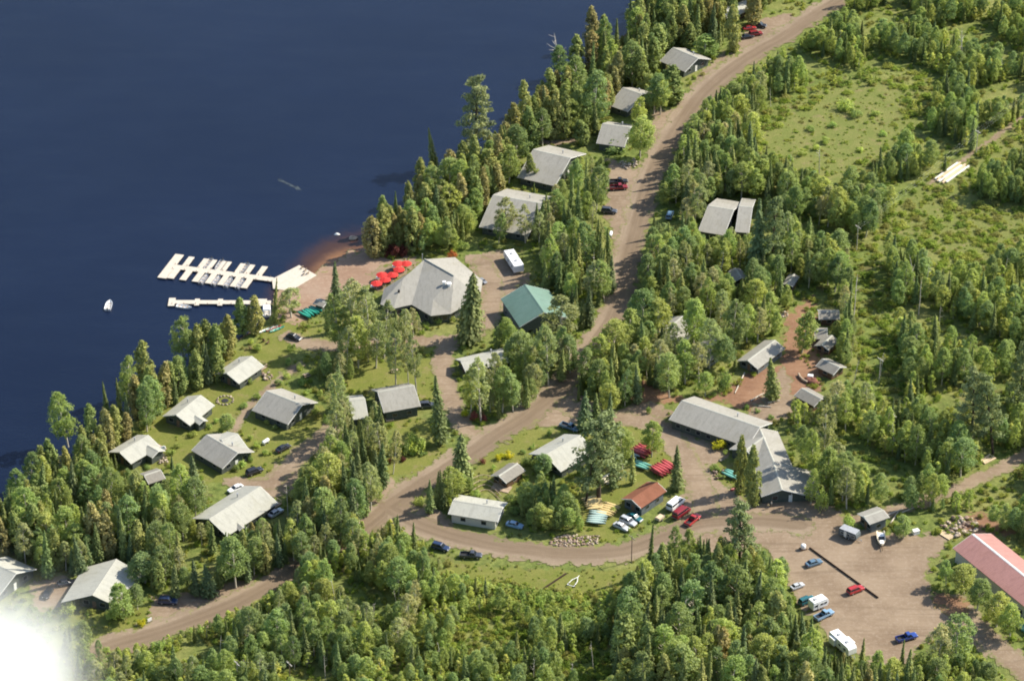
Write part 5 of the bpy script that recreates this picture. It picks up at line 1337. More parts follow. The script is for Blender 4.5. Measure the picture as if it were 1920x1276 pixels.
def pine(h, rc):
    segs = [([[0, 0, 0], [.15, .05, h * .45], [0, .1, h * .75], [0, 0, h * .97]], [.020 * h + .05, .015 * h, .009 * h, .04])]; cent, cr = [], []
    nb = 36
    for i in range(nb):
        t = .24 + .74 * i / nb; a = i * 2.4 + rng.normal(0, .3); L = rc * (1 - .72 * ((t - .24) / .76) ** 1.4) * rng.uniform(.55, 1.15); z = h * t
        e = np.array([L * math.cos(a), L * math.sin(a), z + .12 * L]); segs.append(([[0, 0, z - .2], e * [.5, .5, 1] + [0, 0, -.1], e], [.09, .06, .025]))
        for f in (.45, .72, .98):
            cent.append(e * [f, f, 1] + rng.normal(0, .25, 3)); cr.append(.62 + .52 * rng.random() * (1.1 - t * .4))
    cent.append([0, 0, h * .98]); cr.append(.7)
    P, ids = blob_points(np.array(cent), np.array(cr), 44, .5); cent = np.array(cent); V, Fq = leaf_cards(P, .40 * rng.uniform(.7, 1.3, len(P)), up=.8, out=(P - cent[ids]) + [0, 0, .2])
    tn = np.clip(rng.normal(.5, .22, len(cent)), 0, 1)[ids] + rng.normal(0, .1, len(P))
    return V, Fq, np.repeat(np.clip(tn, 0, 1), 4), segs


def bare(h, full=True):
    segs = [([[0, 0, 0], [.08, 0, h * .4], [.02, .12, h * .75], [.1, .05, h]], [.010 * h + .03, .008 * h + .02, .005 * h + .02, .015])]
    for i in range(9 if full else 3):
        z = h * rng.uniform(.45, .95); a = rng.uniform(0, 6.28); L = (1 - z / h * .6) * rng.uniform(1.0, 2.2); e = np.array([L * math.cos(a), L * math.sin(a), z + L * rng.uniform(.3, .9)])
        segs.append(([[0, 0, z], e * [.5, .5, 0] + [0, 0, (z + e[2]) / 2 - .1], e], [.045, .03, .012]))
    return segs


def shrub(h, rc, ncl=16, per=46, leaf=.30):
    a = rng.uniform(0, 6.28, ncl); r = rc * rng.uniform(0, .75, ncl) ** .6; cent = np.c_[r * np.cos(a), r * np.sin(a), h * rng.uniform(.25, .78, ncl) * (1 - .35 * r / rc)]
    P, ids = blob_points(cent, rng.uniform(.28, .48, ncl) * rc, per, .85); P[:, 2] = np.maximum(P[:, 2], .05); V, Fq = leaf_cards(P, leaf * rng.uniform(.7, 1.3, len(P)), out=(P - cent[ids]) / rc + .7 * (P - [0, 0, h * .3]) / rc)
    tn = np.clip(rng.normal(.5, .2, ncl), 0, 1)[ids] + rng.normal(0, .1, len(P))
    return V, Fq, np.repeat(np.clip(tn, 0, 1), 4), [([[0, 0, 0], [.1, 0, h * .3], c * .9], [.05, .04, .015]) for c in cent[:6]]


# kind: (height, crown radius) the shapes were made at, then six to ten shapes each
SHAPES = {}


def make(kind, nvar, fn, hh, rr, lm_, bm_):
    SHAPES[kind] = []
    for i in range(nvar):
        V, Fq, T, segs = fn(i); cr = np_mesh(kind + '_crown', V, Fq, lm_, {'tint': T}); tv, tf = tubes_np(segs); SHAPES[kind].append((cr, np_mesh(kind + '_trunk', tv, tf, bm_, None, True), (V, Fq, T)))
    SHAPES[kind + '#'] = (hh, rr)


LF, ND, BP, BD = M['leaf'], M['needle'], M['bark_pale'], M['bark_dark']
make('aspen_tree', 14, lambda i: deciduous(12, 2.0 + .2 * (i % 3), base=.18 + .06 * (i % 3), ncl=105 + 10 * (i % 3), per=40, clr=(.4, 1.05), cone=(.02, .3, -.1, .15)[i % 4]), 12, 2.2, LF, BP)
make('birch_tree', 10, lambda i: deciduous(13, 2.1, base=.30, ncl=74, per=38, leaf=.26, clr=(.4, .9)), 13, 2.1, LF, BP)
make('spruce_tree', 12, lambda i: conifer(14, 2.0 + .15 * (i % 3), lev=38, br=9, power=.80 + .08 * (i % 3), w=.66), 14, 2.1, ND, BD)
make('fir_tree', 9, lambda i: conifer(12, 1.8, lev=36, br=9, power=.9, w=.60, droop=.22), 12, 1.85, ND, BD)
make('cedar_tree', 9, lambda i: cedar(12, 1.75 + .12 * (i % 3)), 12, 1.85, ND, BD)
make('pine_tree', 4, lambda i: pine(18, 4.2), 18, 4.3, ND, BD)
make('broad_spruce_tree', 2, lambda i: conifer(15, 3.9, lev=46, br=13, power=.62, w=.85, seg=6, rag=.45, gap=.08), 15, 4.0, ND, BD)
make('leafy_shrub', 7, lambda i: shrub(3.2, 1.9), 3.2, 1.9, LF, BD)
make('sapling', 10, lambda i: deciduous(6, 1.15, base=.12, ncl=30, per=44, leaf=.25, shape='cone' if i % 4 == 0 else 'oval', clr=(.7, 1.1)), 6, 1.2, LF, BP)
SHAPES['dead_tree'] = []
for i in range(6):
    tv, tf = tubes_np(bare(10, i % 2 == 0)); SHAPES['dead_tree'].append((None, np_mesh('dead_tree_trunk', tv, tf, M['snag'], None, True), None))
SHAPES['dead_tree#'] = (10, .6)

# ------------------------------------------------------------------ where trees may stand
TS = 4                                   # photo pixels per mask cell
mh, mw = 1276 // TS + 70, 1920 // TS + 40   # padded: 20 cells each side, 30 above, 40 below
OX, OY = 20, 30
mx_, my_ = np.meshgrid((np.arange(mw) - OX + .5) * TS, (np.arange(mh) - OY + .5) * TS)
OPEN = np.zeros((mh, mw))
WATER_VIS = [(-80, -120), (1260, -120), (1200, -30), (1165, 0), (1150, 14), (1112, 28), (1098, 52), (1062, 70), (1042, 78), (1045, 118), (1022, 150), (1000, 172), (962, 195), (938, 230), (900, 242), (872, 256), (850, 290), (802, 305), (766, 340), (722, 374), (706, 414), (684, 428), (690, 468), (650, 482), (596, 515), (556, 494), (510, 516), (508, 560), (503, 598), (480, 572), (440, 596), (390, 600), (362, 620), (345, 640), (332, 652), (270, 645), (228, 662), (216, 714), (205, 730), (150, 738), (118, 745), (128, 810), (110, 822), (46, 848), (30, 888), (0, 905), (-80, 960)]
VIS = [WATER_VIS,
       [(1600, -120), (1600, 0), (1540, 14), (1485, 32), (1432, 45), (1396, 85), (1330, 130), (1310, 162), (1270, 196), (1235, 212), (1222, 270), (1190, 308), (1145, 308), (1140, 345), (1130, 400), (1150, 450), (1160, 520), (1142, 560), (1140, 605), (1098, 642), (1125, 642), (1152, 600), (1182, 560), (1204, 500), (1218, 430), (1228, 390), (1244, 340), (1264, 290), (1284, 230), (1334, 172), (1404, 124), (1480, 78), (1560, 28), (1680, -60)],
       [(1440, 258), (1478, 222), (1510, 214), (1535, 188), (1570, 196), (1600, 170), (1650, 160), (1690, 168), (1686, 205), (1700, 240), (1660, 262), (1650, 290), (1600, 300), (1580, 335), (1556, 345), (1535, 318), (1490, 310), (1470, 285), (1432, 285)],
       [(882, 472), (935, 476), (945, 520), (985, 522), (942, 560), (938, 600), (915, 640), (905, 580), (895, 520)],
       [(595, 515), (650, 480), (700, 478), (722, 500), (700, 540), (640, 550), (610, 575), (560, 560), (545, 545), (520, 545)],
       [(690, 525), (740, 484), (775, 480), (780, 505), (712, 548)],
       [(270, 810), (310, 788), (366, 735), (398, 720), (404, 700), (470, 662), (502, 690), (548, 680), (562, 700), (515, 735), (582, 755), (592, 790), (620, 790), (612, 830), (562, 870), (545, 892), (560, 922), (520, 932), (480, 905), (430, 922), (395, 935), (380, 890), (350, 870), (320, 850), (300, 880), (240, 880), (215, 850)],
       [(440, 640), (480, 618), (545, 600), (560, 622), (640, 632), (640, 660), (560, 665), (530, 682), (500, 690), (460, 670)],
       [(668, 685), (722, 668), (800, 672), (810, 730), (790, 742), (712, 732), (662, 728)],
       [(802, 622), (870, 622), (866, 650), (848, 690), (855, 740), (850, 790), (832, 800), (826, 740), (806, 680)],
       [(790, 745), (828, 740), (828, 790), (772, 802), (735, 790)], [(745, 800), (790, 792), (822, 832), (868, 832), (790, 884), (742, 890), (752, 840)],
       [(1080, 702), (1042, 722), (990, 762), (940, 790), (880, 815), (850, 850), (770, 888), (716, 895), (726, 928), (682, 968), (690, 1000), (740, 962), (800, 912), (860, 862), (900, 850), (980, 810), (1060, 800), (1082, 760)],
       [(745, 962), (838, 942), (850, 985), (960, 1000), (1030, 1008), (1150, 1000), (1200, 982), (1240, 960), (1300, 950), (1340, 942), (1420, 962), (1370, 1000), (1300, 1005), (1265, 1012), (1200, 1050), (1190, 1065), (1050, 1065), (900, 1060), (830, 1048), (795, 1010), (762, 998)],
       [(845, 1048), (1190, 1060), (1170, 1090), (1100, 1108), (1050, 1110), (950, 1085), (880, 1078)],
       [(890, 860), (980, 810), (1050, 805), (1048, 830), (1022, 868), (985, 890), (950, 930), (900, 920)],
       [(1162, 802), (1230, 802), (1262, 850), (1300, 900), (1300, 950), (1240, 960), (1190, 980), (1150, 1008), (1112, 990), (1085, 955), (1120, 905), (1180, 870)],
       [(1150, 770), (1255, 750), (1250, 800), (1392, 850), (1352, 880), (1352, 920), (1420, 960), (1310, 1000), (1282, 930), (1240, 830), (1190, 800)],
       [(1400, 960), (1540, 945), (1562, 978), (1622, 985), (1652, 1030), (1780, 1008), (1744, 1070), (1752, 1110), (1792, 1150), (1840, 1190), (1960, 1270), (1960, 1290), (1890, 1276), (1850, 1232), (1792, 1168), (1752, 1188), (1720, 1205), (1660, 1240), (1600, 1236), (1545, 1190), (1520, 1150), (1492, 1100), (1480, 1040), (1442, 1040), (1400, 1018)],
       [(1190, 712), (1240, 732), (1290, 755), (1360, 742), (1420, 702), (1478, 650), (1462, 590), (1500, 570), (1512, 600), (1492, 640), (1500, 690), (1532, 690), (1500, 740), (1440, 760), (1380, 770), (1240, 750)],
       [(1940, 830), (1840, 870), (1760, 925), (1840, 908), (1940, 862)],
       [(122, 1085), (140, 1100), (112, 1140), (150, 1150), (200, 1152), (260, 1120), (300, 1108), (380, 1108), (450, 1098), (540, 1055), (562, 1065), (480, 1122), (330, 1182), (205, 1216), (170, 1182)],
       [(1760, 330), (1810, 296), (1830, 305), (1775, 345)], [(1060, 285), (1012, 262), (1100, 256), (1140, 262), (1140, 292)]]
for kq, p in enumerate(VIS + VISQ):
    P = np.array(p, float); a0, a1 = P.min(0), P.max(0)
    i0, i1 = max(0, int(a0[1] / TS) + OY - 1), min(mh, int(a1[1] / TS) + OY + 2); j0, j1 = max(0, int(a0[0] / TS) + OX - 1), min(mw, int(a1[0] / TS) + OX + 2)
    if i1 > i0 and j1 > j0: OPEN[i0:i1, j0:j1] = np.maximum(OPEN[i0:i1, j0:j1], inside(mx_[i0:i1, j0:j1], my_[i0:i1, j0:j1], P) * (1.0 if kq < len(VIS) else 4.0))
LOW = [[(1395, 262), (1430, 215), (1490, 172), (1590, 135), (1700, 120), (1760, 160), (1745, 250), (1680, 310), (1600, 370), (1500, 350), (1420, 315)], [(1742, 345), (1920, 215), (1960, 200), (1960, 300), (1800, 372), (1960, 395), (1960, 500), (1800, 520), (1700, 480), (1640, 430)], [(1585, 470), (1640, 440), (1680, 560), (1690, 700), (1700, 800), (1640, 800), (1600, 640)],
       [(1540, 960), (1600, 955), (1600, 985), (1560, 985)], [(950, 1085), (1100, 1112), (1130, 1180), (1040, 1190), (930, 1130)]]


def in_any(px, py, polys): return any(inside(np.array([px]), np.array([py]), np.array(p, float))[0] for p in polys)


def open_share(x, y, h, r, kind):
    """share of a tree's outline that would stand in front of something the photo shows open"""
    fx, fy = [], []
    for t, wf in ((.02, .25), (.12, .6), (.22, .85), (.32, .95), (.42, 1), (.52, .95), (.62, .82), (.72, .65), (.82, .46), (.91, .3), (1.0, .05)):
        if 'aspen' in kind or 'birch' in kind:
            if t < .2: wf *= .3
            elif t > .6: wf = min(1, wf * 1.35)
        for s in (-1, -.5, 0, .5, 1):
            fx.append(x + s * wf * r); fy.append(t * h)
    X, Y, _ = pj(np.array(fx), np.full(len(fx), y), np.array(fy)); j = (X / TS).astype(int) + OX; i = (Y / TS).astype(int) + OY
    ok = (i >= 0) & (i < mh) & (j >= 0) & (j < mw)
    return OPEN[i[ok], j[ok]].mean() if ok.any() else 0.0


def in_house(x, y, m=.6):
    for q in FOOT:
        c = q.mean(0)
        if abs(x - c[0]) > 30 or abs(y - c[1]) > 40: continue
        g = c + (q - c) * (1 + m / 5)
        if inside(np.array([x]), np.array([y]), g)[0]: return True
    return False


HUE = {'aspen_tree': [(0.108, 0.134, 0.052), (0.096, 0.122, 0.054), (0.130, 0.150, 0.056), (0.085, 0.112, 0.054)], 'birch_tree': [(0.122, 0.132, 0.073), (0.110, 0.124, 0.066), (0.132, 0.136, 0.083)],
       'spruce_tree': [(0.059, 0.074, 0.034), (0.067, 0.084, 0.036), (0.053, 0.068, 0.036)], 'fir_tree': [(0.078, 0.094, 0.038), (0.090, 0.102, 0.040), (0.067, 0.084, 0.036)],
       'cedar_tree': [(0.107, 0.110, 0.044), (0.095, 0.106, 0.040), (0.118, 0.108, 0.050), (0.084, 0.100, 0.038)], 'pine_tree': [(0.078, 0.094, 0.048), (0.088, 0.098, 0.052)], 'broad_spruce_tree': [(0.080, 0.092, 0.042)],
       'leafy_shrub': [(0.106, 0.138, 0.049), (0.128, 0.154, 0.054), (0.087, 0.116, 0.046)], 'sapling': [(0.137, 0.160, 0.054), (0.119, 0.146, 0.051), (0.154, 0.168, 0.063)], 'dead_tree': [(0.525, 0.500, 0.400)]}
FOL = 3.2
TREES = []                        # (x, y, height, width factor, kind, hue, shape)
GRID = {}


def near_ok(x, y, r, f=.66):
    k = (int(x // 5), int(y // 5))
    for i in (-1, 0, 1):
        for j in (-1, 0, 1):
            for (a, b, q) in GRID.get((k[0] + i, k[1] + j), ()):
                if (a - x) ** 2 + (b - y) ** 2 < ((r + q) * f) ** 2: return False
    return True


def put(x, y, h, kind, hue=None, wf=1.0, shp=None, rb=None):
    hh, rr = SHAPES[kind + '#']; r = rr * h / hh * wf
    hu = hue or HUE[kind][int(rng.integers(len(HUE[kind])))]; f = rng.uniform(.86, 1.16) * FOL; g = rng.uniform(.93, 1.07)
    TREES.append([x, y, h, wf, kind, (hu[0] * f * g, hu[1] * f, hu[2] * f), int(rng.integers(len(SHAPES[kind]))) if shp is None else shp])
    GRID.setdefault((int(x // 5), int(y // 5)), []).append((x, y, r if rb is None else rb))


K = {'A': 'aspen_tree', 'B': 'birch_tree', 'S': 'spruce_tree', 'F': 'fir_tree', 'C': 'cedar_tree', 'P': 'pine_tree', 'W': 'broad_spruce_tree', 'H': 'leafy_shrub', 'Y': 'sapling', 'D': 'dead_tree'}
# the trees one can single out in the photo: kind, x, top, base, half width in photo pixels
HERO = '''A 128 735 838 22;C 175 757 850 14;C 205 765 850 14;F 203 715 790 9;F 227 713 792 9;A 240 670 770 17;C 268 641 745 19;C 279 685 770 14;C 313 678 748 14;C 335 669 742 14;C 257 705 785 14;C 296 702 775 13
C 100 820 905 16;C 80 836 915 14;A 56 845 925 18;A 35 880 960 18;A 344 588 688 21;C 391 600 672 15;C 375 610 692 16;C 426 592 672 16;C 407 640 714 15;C 455 560 626 15;C 478 558 626 15;F 514 528 606 8;B 546 540 595 22
S 630 495 572 15;B 660 525 650 28;B 694 540 660 25;A 642 550 660 22;B 720 560 672 18;B 742 620 728 17;B 781 625 736 15;B 766 620 722 13;B 705 600 690 18;A 672 590 690 20;B 650 610 700 17
S 827 708 834 21;W 864 812 906 28;S 806 895 962 12;S 832 880 952 13;A 850 880 950 17;W 880 514 640 37;B 1052 558 645 32;B 1104 488 565 20;S 1104 538 612 14;S 1090 560 615 11;B 1028 608 722 22;B 902 670 792 22;A 942 690 772 20;A 962 700 772 18;A 882 690 782 16;B 925 660 760 17
S 1096 735 806 20;F 1118 740 800 16;P 1122 775 935 50;P 1098 800 945 26;A 1166 800 880 20;S 1150 830 915 14;A 1222 788 856 18;S 1269 836 918 19;F 1186 845 908 9;C 1388 815 925 13;C 1411 838 948 15;P 1385 942 1078 40;F 1216 970 1080 9;C 1240 1012 1088 15;A 1262 985 1062 15;A 1288 990 1072 16;F 1334 1012 1078 8;F 776 978 1036 10
F 1449 668 748 20;A 1503 585 662 23;A 1442 545 612 20;B 1543 738 884 20;A 1525 800 900 16;A 232 1090 1160 26;A 258 1092 1142 15;H 128 1125 1152 16;H 212 1135 1158 16;H 265 1155 1172 8;S 328 1055 1122 14;S 368 1048 1116 15;S 394 1056 1118 19;S 417 1000 1090 15;A 273 1035 1092 27;A 156 1162 1222 18;F 131 1165 1216 8
S 364 852 918 17;A 342 868 962 23;F 226 890 948 9;A 427 775 812 13;H 1350 823 842 14;A 1774 1045 1098 13;A 1808 1058 1114 22;A 1832 1085 1144 20;A 1868 1108 1174 24;A 1893 1128 1198 18;A 1786 1150 1255 28;B 1755 1165 1262 24;F 1687 1198 1274 9;F 1614 1192 1256 10;A 1640 1212 1266 15;A 1694 965 1008 16;H 1592 958 990 13;F 818 880 950 9
P 893 158 308 36;F 816 244 322 11;C 786 298 376 14;C 848 285 365 15;C 720 370 435 12;F 742 360 425 8;C 700 410 482 17;C 715 420 478 14;C 960 195 268 15;C 988 165 262 16;C 998 205 280 16;C 1040 165 215 16;C 1028 133 205 16;A 1110 138 238 26;A 1084 113 195 22;F 1108 85 180 11;D 1048 66 142 10;A 1050 90 150 14;C 1080 72 140 16;C 1108 64 135 16;C 1130 35 112 15
F 1155 40 115 10;F 1174 60 132 10;C 1201 50 125 16;C 1228 53 115 20;C 1112 18 90 15;C 1257 12 85 14;C 1279 18 85 14;C 1292 48 92 13;A 1322 68 108 22;C 1374 16 98 14;C 1411 -8 48 15;C 1093 226 270 14;A 1226 140 214 18;C 1263 124 195 20;A 1194 182 245 14;A 1200 222 296 22;A 970 238 310 20;C 1000 290 340 10;A 1238 150 215 17;H 1150 262 280 26;H 1156 150 172 14
S 1385 630 700 1;A 1100 420 505 20;F 1140 430 500 12;F 1085 350 440 12;F 1070 330 420 12;F 1100 300 400 12;A 1118 310 395 18;F 1060 380 450 10;A 1045 420 480 18;B 950 372 440 22;B 985 388 455 16;A 935 400 455 12;S 1420 380 520 26;P 1448 370 520 28;P 1820 690 830 34;P 1862 705 850 30;P 1905 640 790 30
A 1235 565 650 26;A 1205 545 640 26;A 1180 580 660 24;A 1150 600 680 24;A 1255 660 745 22;B 1330 590 690 22;A 1370 560 660 24;A 1300 560 655 24;B 1310 640 715 18;A 1285 640 720 20;A 1400 570 645 18;A 1120 625 700 20;A 1095 650 720 18
H 955 843 856 9;H 942 847 858 7;H 932 850 862 6;H 872 765 780 8;H 712 830 850 12;H 630 700 730 16;H 780 800 845 18;H 760 820 850 14;H 1010 848 880 18;A 1018 850 890 18;H 985 850 872 10;H 1360 690 735 14;A 1322 700 742 14;H 1540 905 960 12;A 1520 880 945 13;H 415 800 812 8;H 395 755 772 8
H 405 781 792 6;H 392 793 802 8;H 432 783 792 8;H 457 753 764 8;H 470 705 718 6;H 482 735 748 8;H 500 785 794 6;H 516 795 804 7;H 470 811 824 6;H 482 825 838 8;H 497 841 852 8;H 362 805 818 8;H 332 829 838 8;H 318 839 852 9;H 276 869 878 7;H 442 869 882 8;H 454 861 874 10;H 470 851 864 6;H 592 763 772 8;H 602 729 742 8;H 567 707 722 8;H 587 687 702 8;H 602 679 692 8;H 562 679 692 8;H 537 696 707 8;H 522 709 722 8;H 547 642 657 8;H 483 642 657 9;H 470 632 645 6;H 542 669 682 8;H 612 658 667 8;H 632 675 684 8;H 642 642 655 8;H 577 727 738 8;H 612 783 792 8;H 650 735 748 6;H 746 825 838 7;H 772 843 852 8;H 756 855 864 7;H 792 843 852 8;H 735 853 868 6;H 722 871 884 8;H 802 825 838 8;H 905 857 868 6;H 925 869 880 6;H 980 841 850 6;H 1000 831 840 6;H 1030 802 815 6;H 960 896 905 6;H 1130 795 808 6;H 1160 809 818 6;H 1225 827 838 6;H 1250 867 880 6;H 1150 947 960 6;H 1180 986 995 6;H 1345 874 885 6;H 1352 886 895 8;H 1338 867 880 9;H 1360 841 850 6;H 1385 849 860 6;H 800 603 612 6;H 822 593 606 8;H 850 591 604 6;H 780 579 588 6;H 742 575 588 8;H 700 551 560 6;H 930 627 640 6;H 950 619 632 6;H 980 621 630 6;H 870 642 655 6;H 1215 760 775 6;H 1270 729 742 6;H 1340 733 742 6;H 1400 756 765 6;H 1420 763 772 6;H 1445 774 785 6
H 1585 185 206 18;H 1602 200 218 14;H 1545 255 268 10;H 1530 268 280 9;H 1500 278 290 12;H 1560 228 238 10;H 1640 205 216 10;H 1655 245 254 9;H 1480 290 300 8;H 1612 275 284 8;H 1520 235 245 9
H 735 452 482 14;H 756 458 480 10;H 848 468 484 9;H 890 768 788 10;H 905 772 790 8;H 1290 425 444 9'''
SNAG = '1803 50 122;1797 80 124;1875 105 152;1536 268 330;1480 288 325;1274 1108 1202;632 1078 1148;701 1128 1168;1203 1048 1096;412 1186 1252;1544 808 880;1218 1060 1106;1700 290 330;1112 1195 1252;330 1010 1040;200 880 925;1110 470 560;1195 175 215;1600 520 600;1720 480 560;1733 490 560;1722 520 590;1350 470 530;1880 480 530;1070 1240 1290;1140 1150 1180;1000 1225 1275;745 1100 1140;610 1225 1275;1330 560 610;1650 660 705;1677 790 840;1760 560 620;1810 500 560;1445 165 200;1395 300 330;1600 670 720;540 905 965;655 870 930;1145 1130 1165;830 1200 1250;1650 360 400;1573 60 100'
for ln in HERO.replace('\n', ';').split(';'):
    k, x, y0, y1, hwp = ln.split(); x, y0, y1, hwp = float(x), float(y0), float(y1), float(hwp); p = gp(x, y1)
    if hwp < 2: continue
    _, yt, sc = pj(p[0], p[1], 0.0); h = (y1 - y0) / (sc * CP * .985); hh, rr = SHAPES[K[k] + '#']; wf = (hwp / sc) / (rr * h / hh)
    hue = (.17, .17, .02) if (k == 'H' and (x == 1350 or x in (955, 942, 932, 872, 265))) else None
    if k == 'H' and x in (735, 756): hue = (.050, .020, .020)
    if k == 'H' and x in (848, 1290): hue = (.16, .055, .025)
    if k == 'H' and x in (890, 905): hue = (.075, .030, .030)
    put(p[0], p[1], h, K[k], hue, wf)
for ln in SNAG.split(';'):
    x, y0, y1 = map(float, ln.split()); p = gp(x, y1); _, _, sc = pj(p[0], p[1], 0.0); put(p[0], p[1], (y1 - y0) / (sc * CP), 'dead_tree', None, 1.0, None, .3)
N_HERO = len(TREES)
for t in TREES:                   # the fill-in trees keep clear of the upper crowns of the singled-out trees
    if t[4] in ('dead_tree', 'leafy_shrub', 'cedar_tree'): continue
    for q in (.55, .7, .85, .95):
        X, Y, sc = pj(t[0], t[1], t[2] * q); j, i = int(X / TS) + OX, int(Y / TS) + OY; wj = int(SHAPES[t[4] + '#'][1] * t[2] / SHAPES[t[4] + '#'][0] * t[3] * sc * (1.15 - q) / TS)
        OPEN[max(0, i - 1):i + 2, max(0, j - wj):j + wj + 1] = 1.0

# woods: photo polygons of where the trunks stand, kinds with their shares, height range
REG = [([(-60, 1100), (0, 985), (140, 885), (200, 838), (340, 724), (440, 640), (500, 610), (450, 680), (360, 760), (230, 860), (120, 1000), (0, 1080)], 'C .46 A .34 F .08 S .12', 10, 15),
       ([(690, 480), (790, 385), (900, 305), (1010, 218), (1120, 112), (1240, 8), (1330, -90), (1560, -90), (1380, 60), (1240, 200), (1130, 260), (980, 330), (880, 420), (760, 480)], 'C .46 A .26 F .16 S .12', 10, 17),
       ([(-60, 1000), (180, 880), (330, 880), (420, 990), (560, 930), (720, 900), (720, 960), (600, 1060), (420, 1110), (260, 1110), (60, 1090), (-60, 1130)], 'A .52 S .16 F .10 C .12 B .10', 10, 15),
       ([(540, 880), (640, 760), (720, 800), (740, 900), (690, 975), (600, 960)], 'B .34 A .26 S .22 F .18', 11, 17),
       ([(-60, 1330), (190, 1225), (560, 1075), (690, 990), (770, 1000), (830, 1060), (700, 1330)], 'A .44 Y .16 H .14 S .12 F .04 B .10', 5, 12),
       ([(740, 1330), (800, 1090), (880, 1085), (1060, 1120), (1160, 1120), (1180, 1330)], 'A .36 Y .34 H .20 S .06 F .04', 4, 9),
       ([(1150, 1330), (1160, 1110), (1200, 1070), (1330, 1040), (1480, 1050), (1560, 1200), (1680, 1260), (1720, 1330)], 'S .34 F .18 A .36 C .12', 9, 17),
       ([(1700, 1330), (1760, 1200), (1880, 1290), (1900, 1330)], 'A .5 Y .3 F .2', 6, 10),
       ([(1000, 300), (1140, 300), (1140, 520), (1150, 560), (1080, 620), (1000, 560), (960, 470)], 'A .34 F .34 S .18 B .14', 9, 14),
       ([(1210, 480), (1250, 350), (1420, 430), (1500, 480), (1480, 640), (1380, 700), (1200, 720), (1100, 700), (1170, 580)], 'A .56 B .18 F .16 S .10', 9, 14),
       ([(1220, 440), (1300, 250), (1420, 170), (1500, 420), (1400, 400), (1320, 420)], 'A .40 F .28 S .22 B .10', 9, 14),
       ([(1330, 220), (1500, 90), (1700, -90), (2020, -90), (2020, 230), (1740, 340), (1660, 420), (1600, 360), (1720, 260), (1700, 160), (1560, 160), (1420, 250)], 'A .52 Y .26 F .10 S .12', 5, 11),
       ([(1420, 320), (1640, 350), (1640, 440), (1590, 480), (1600, 700), (1560, 800), (1540, 600), (1440, 540)], 'A .64 S .10 F .10 B .16', 7, 13),
       ([(1640, 480), (1800, 520), (2020, 480), (2020, 860), (1860, 860), (1740, 930), (1600, 950), (1680, 760)], 'A .56 Y .22 S .12 F .10', 6, 12),
       ([(1820, 350), (2020, 260), (2020, 400), (1850, 385)], 'A .8 F .2', 7, 11),
       ([(1480, 760), (1600, 700), (1690, 800), (1720, 930), (1620, 960), (1540, 950), (1500, 860)], 'A .56 B .14 Y .2 F .1', 8, 14),
       ([(1700, 960), (1800, 920), (2020, 850), (2020, 1050), (1900, 1010), (1820, 960)], 'A .5 Y .3 S .1 F .1', 6, 11),
       ([(750, 960), (850, 900), (1000, 930), (1100, 960), (1110, 1000), (1000, 1000), (960, 970), (840, 930)], 'A .6 H .2 F .2', 5, 9),
       ([(930, 650), (1060, 640), (1060, 700), (960, 790), (880, 790)], 'A .5 B .3 F .2', 9, 14),
       ([(1040, 690), (1180, 660), (1240, 730), (1150, 800), (1060, 800)], 'A .45 S .25 F .3', 8, 13),
       ([(840, 380), (940, 420), (860, 470), (760, 480)], 'A .6 F .2 H .2', 6, 11), ([(560, 600), (700, 560), (800, 620), (700, 720), (600, 720)], 'B .45 A .35 F .2', 8, 13)]
OPENW = {11: .50, 12: .34, 13: .44, 15: .48, 16: .40, 4: .27, 5: .36, 2: .14, 9: .14, 14: .2}
SPACE = {11: .78, 13: .78, 15: .80, 5: .80, 4: .72, 16: .80, 12: .74}
for ri, (poly, mix, h0, h1) in enumerate(REG):
    P = np.array(poly, float); wp = W2(poly); a0, a1 = wp.min(0), wp.max(0); ks = mix.split(); kk = [K[c] for c in ks[0::2]]; pr = np.array([float(v) for v in ks[1::2]]); pr /= pr.sum()
    area = .5 * abs(np.sum(wp[:, 0] * np.roll(wp[:, 1], 1) - wp[:, 1] * np.roll(wp[:, 0], 1)))
    n = int(area * 1.5)
    xs = rng.uniform(a0[0], a1[0], n * 2); ys = rng.uniform(a0[1], a1[1], n * 2); ok = inside(xs, ys, wp); xs, ys = xs[ok][:n], ys[ok][:n]
    ok = lake_sd(xs, ys) < -.6; xs, ys = xs[ok], ys[ok]
    for i, (x, y) in enumerate(zip(xs, ys)):
        kind = kk[int(rng.choice(len(kk), p=pr))]; f = i / len(xs); h = rng.uniform(h0 + (h1 - h0) * (.45 - .45 * f), h1 - (h1 - h0) * .55 * f)
        if kind in ('sapling',): h *= .65
        if kind == 'leafy_shrub': h = rng.uniform(1.8, 4.6)
        h *= rng.uniform(.78, 1.14) if kind not in ('spruce_tree', 'fir_tree') else rng.uniform(.62, 1.18)
        hh, rr = SHAPES[kind + '#']; r = rr * h / hh * .95
        if not near_ok(x, y, r, SPACE.get(ri, .68)): continue
        bx, by, _ = pj(x, y, 0.0)
        if h > 4 and in_any(bx, by, LOW): continue
        if ri in OPENW and .5 + .25 * math.sin(x * .19 + 1.3 * math.sin(y * .11)) + .25 * math.sin(y * .16 + x * .07 + 2) < OPENW[ri]: continue
        if bx < -60 or bx > 1985 or by > 1400 or by < -70: continue
        sh = open_share(x, y, h, r, kind)
        if sh > .07:
            if f > .5:
                h *= .6; r *= .6
                if open_share(x, y, h, r, kind) > .07: continue
            else: continue
        if in_house(x, y, 1.2): continue
        put(x, y, h, kind, None, rng.uniform(.80, 1.28) if kind in ('aspen_tree', 'sapling', 'birch_tree') else rng.uniform(.82, 1.15))

# ---- which of a kind stand alone as things, and which melt into the far woods
def px_size(t):
    X, Y, s = pj(t[0], t[1], t[2] * .5); ins = (-20 < X < 1940) and (-30 < Y < 1300); return (s * s * t[2] * t[2]) * (1 if ins else .001)


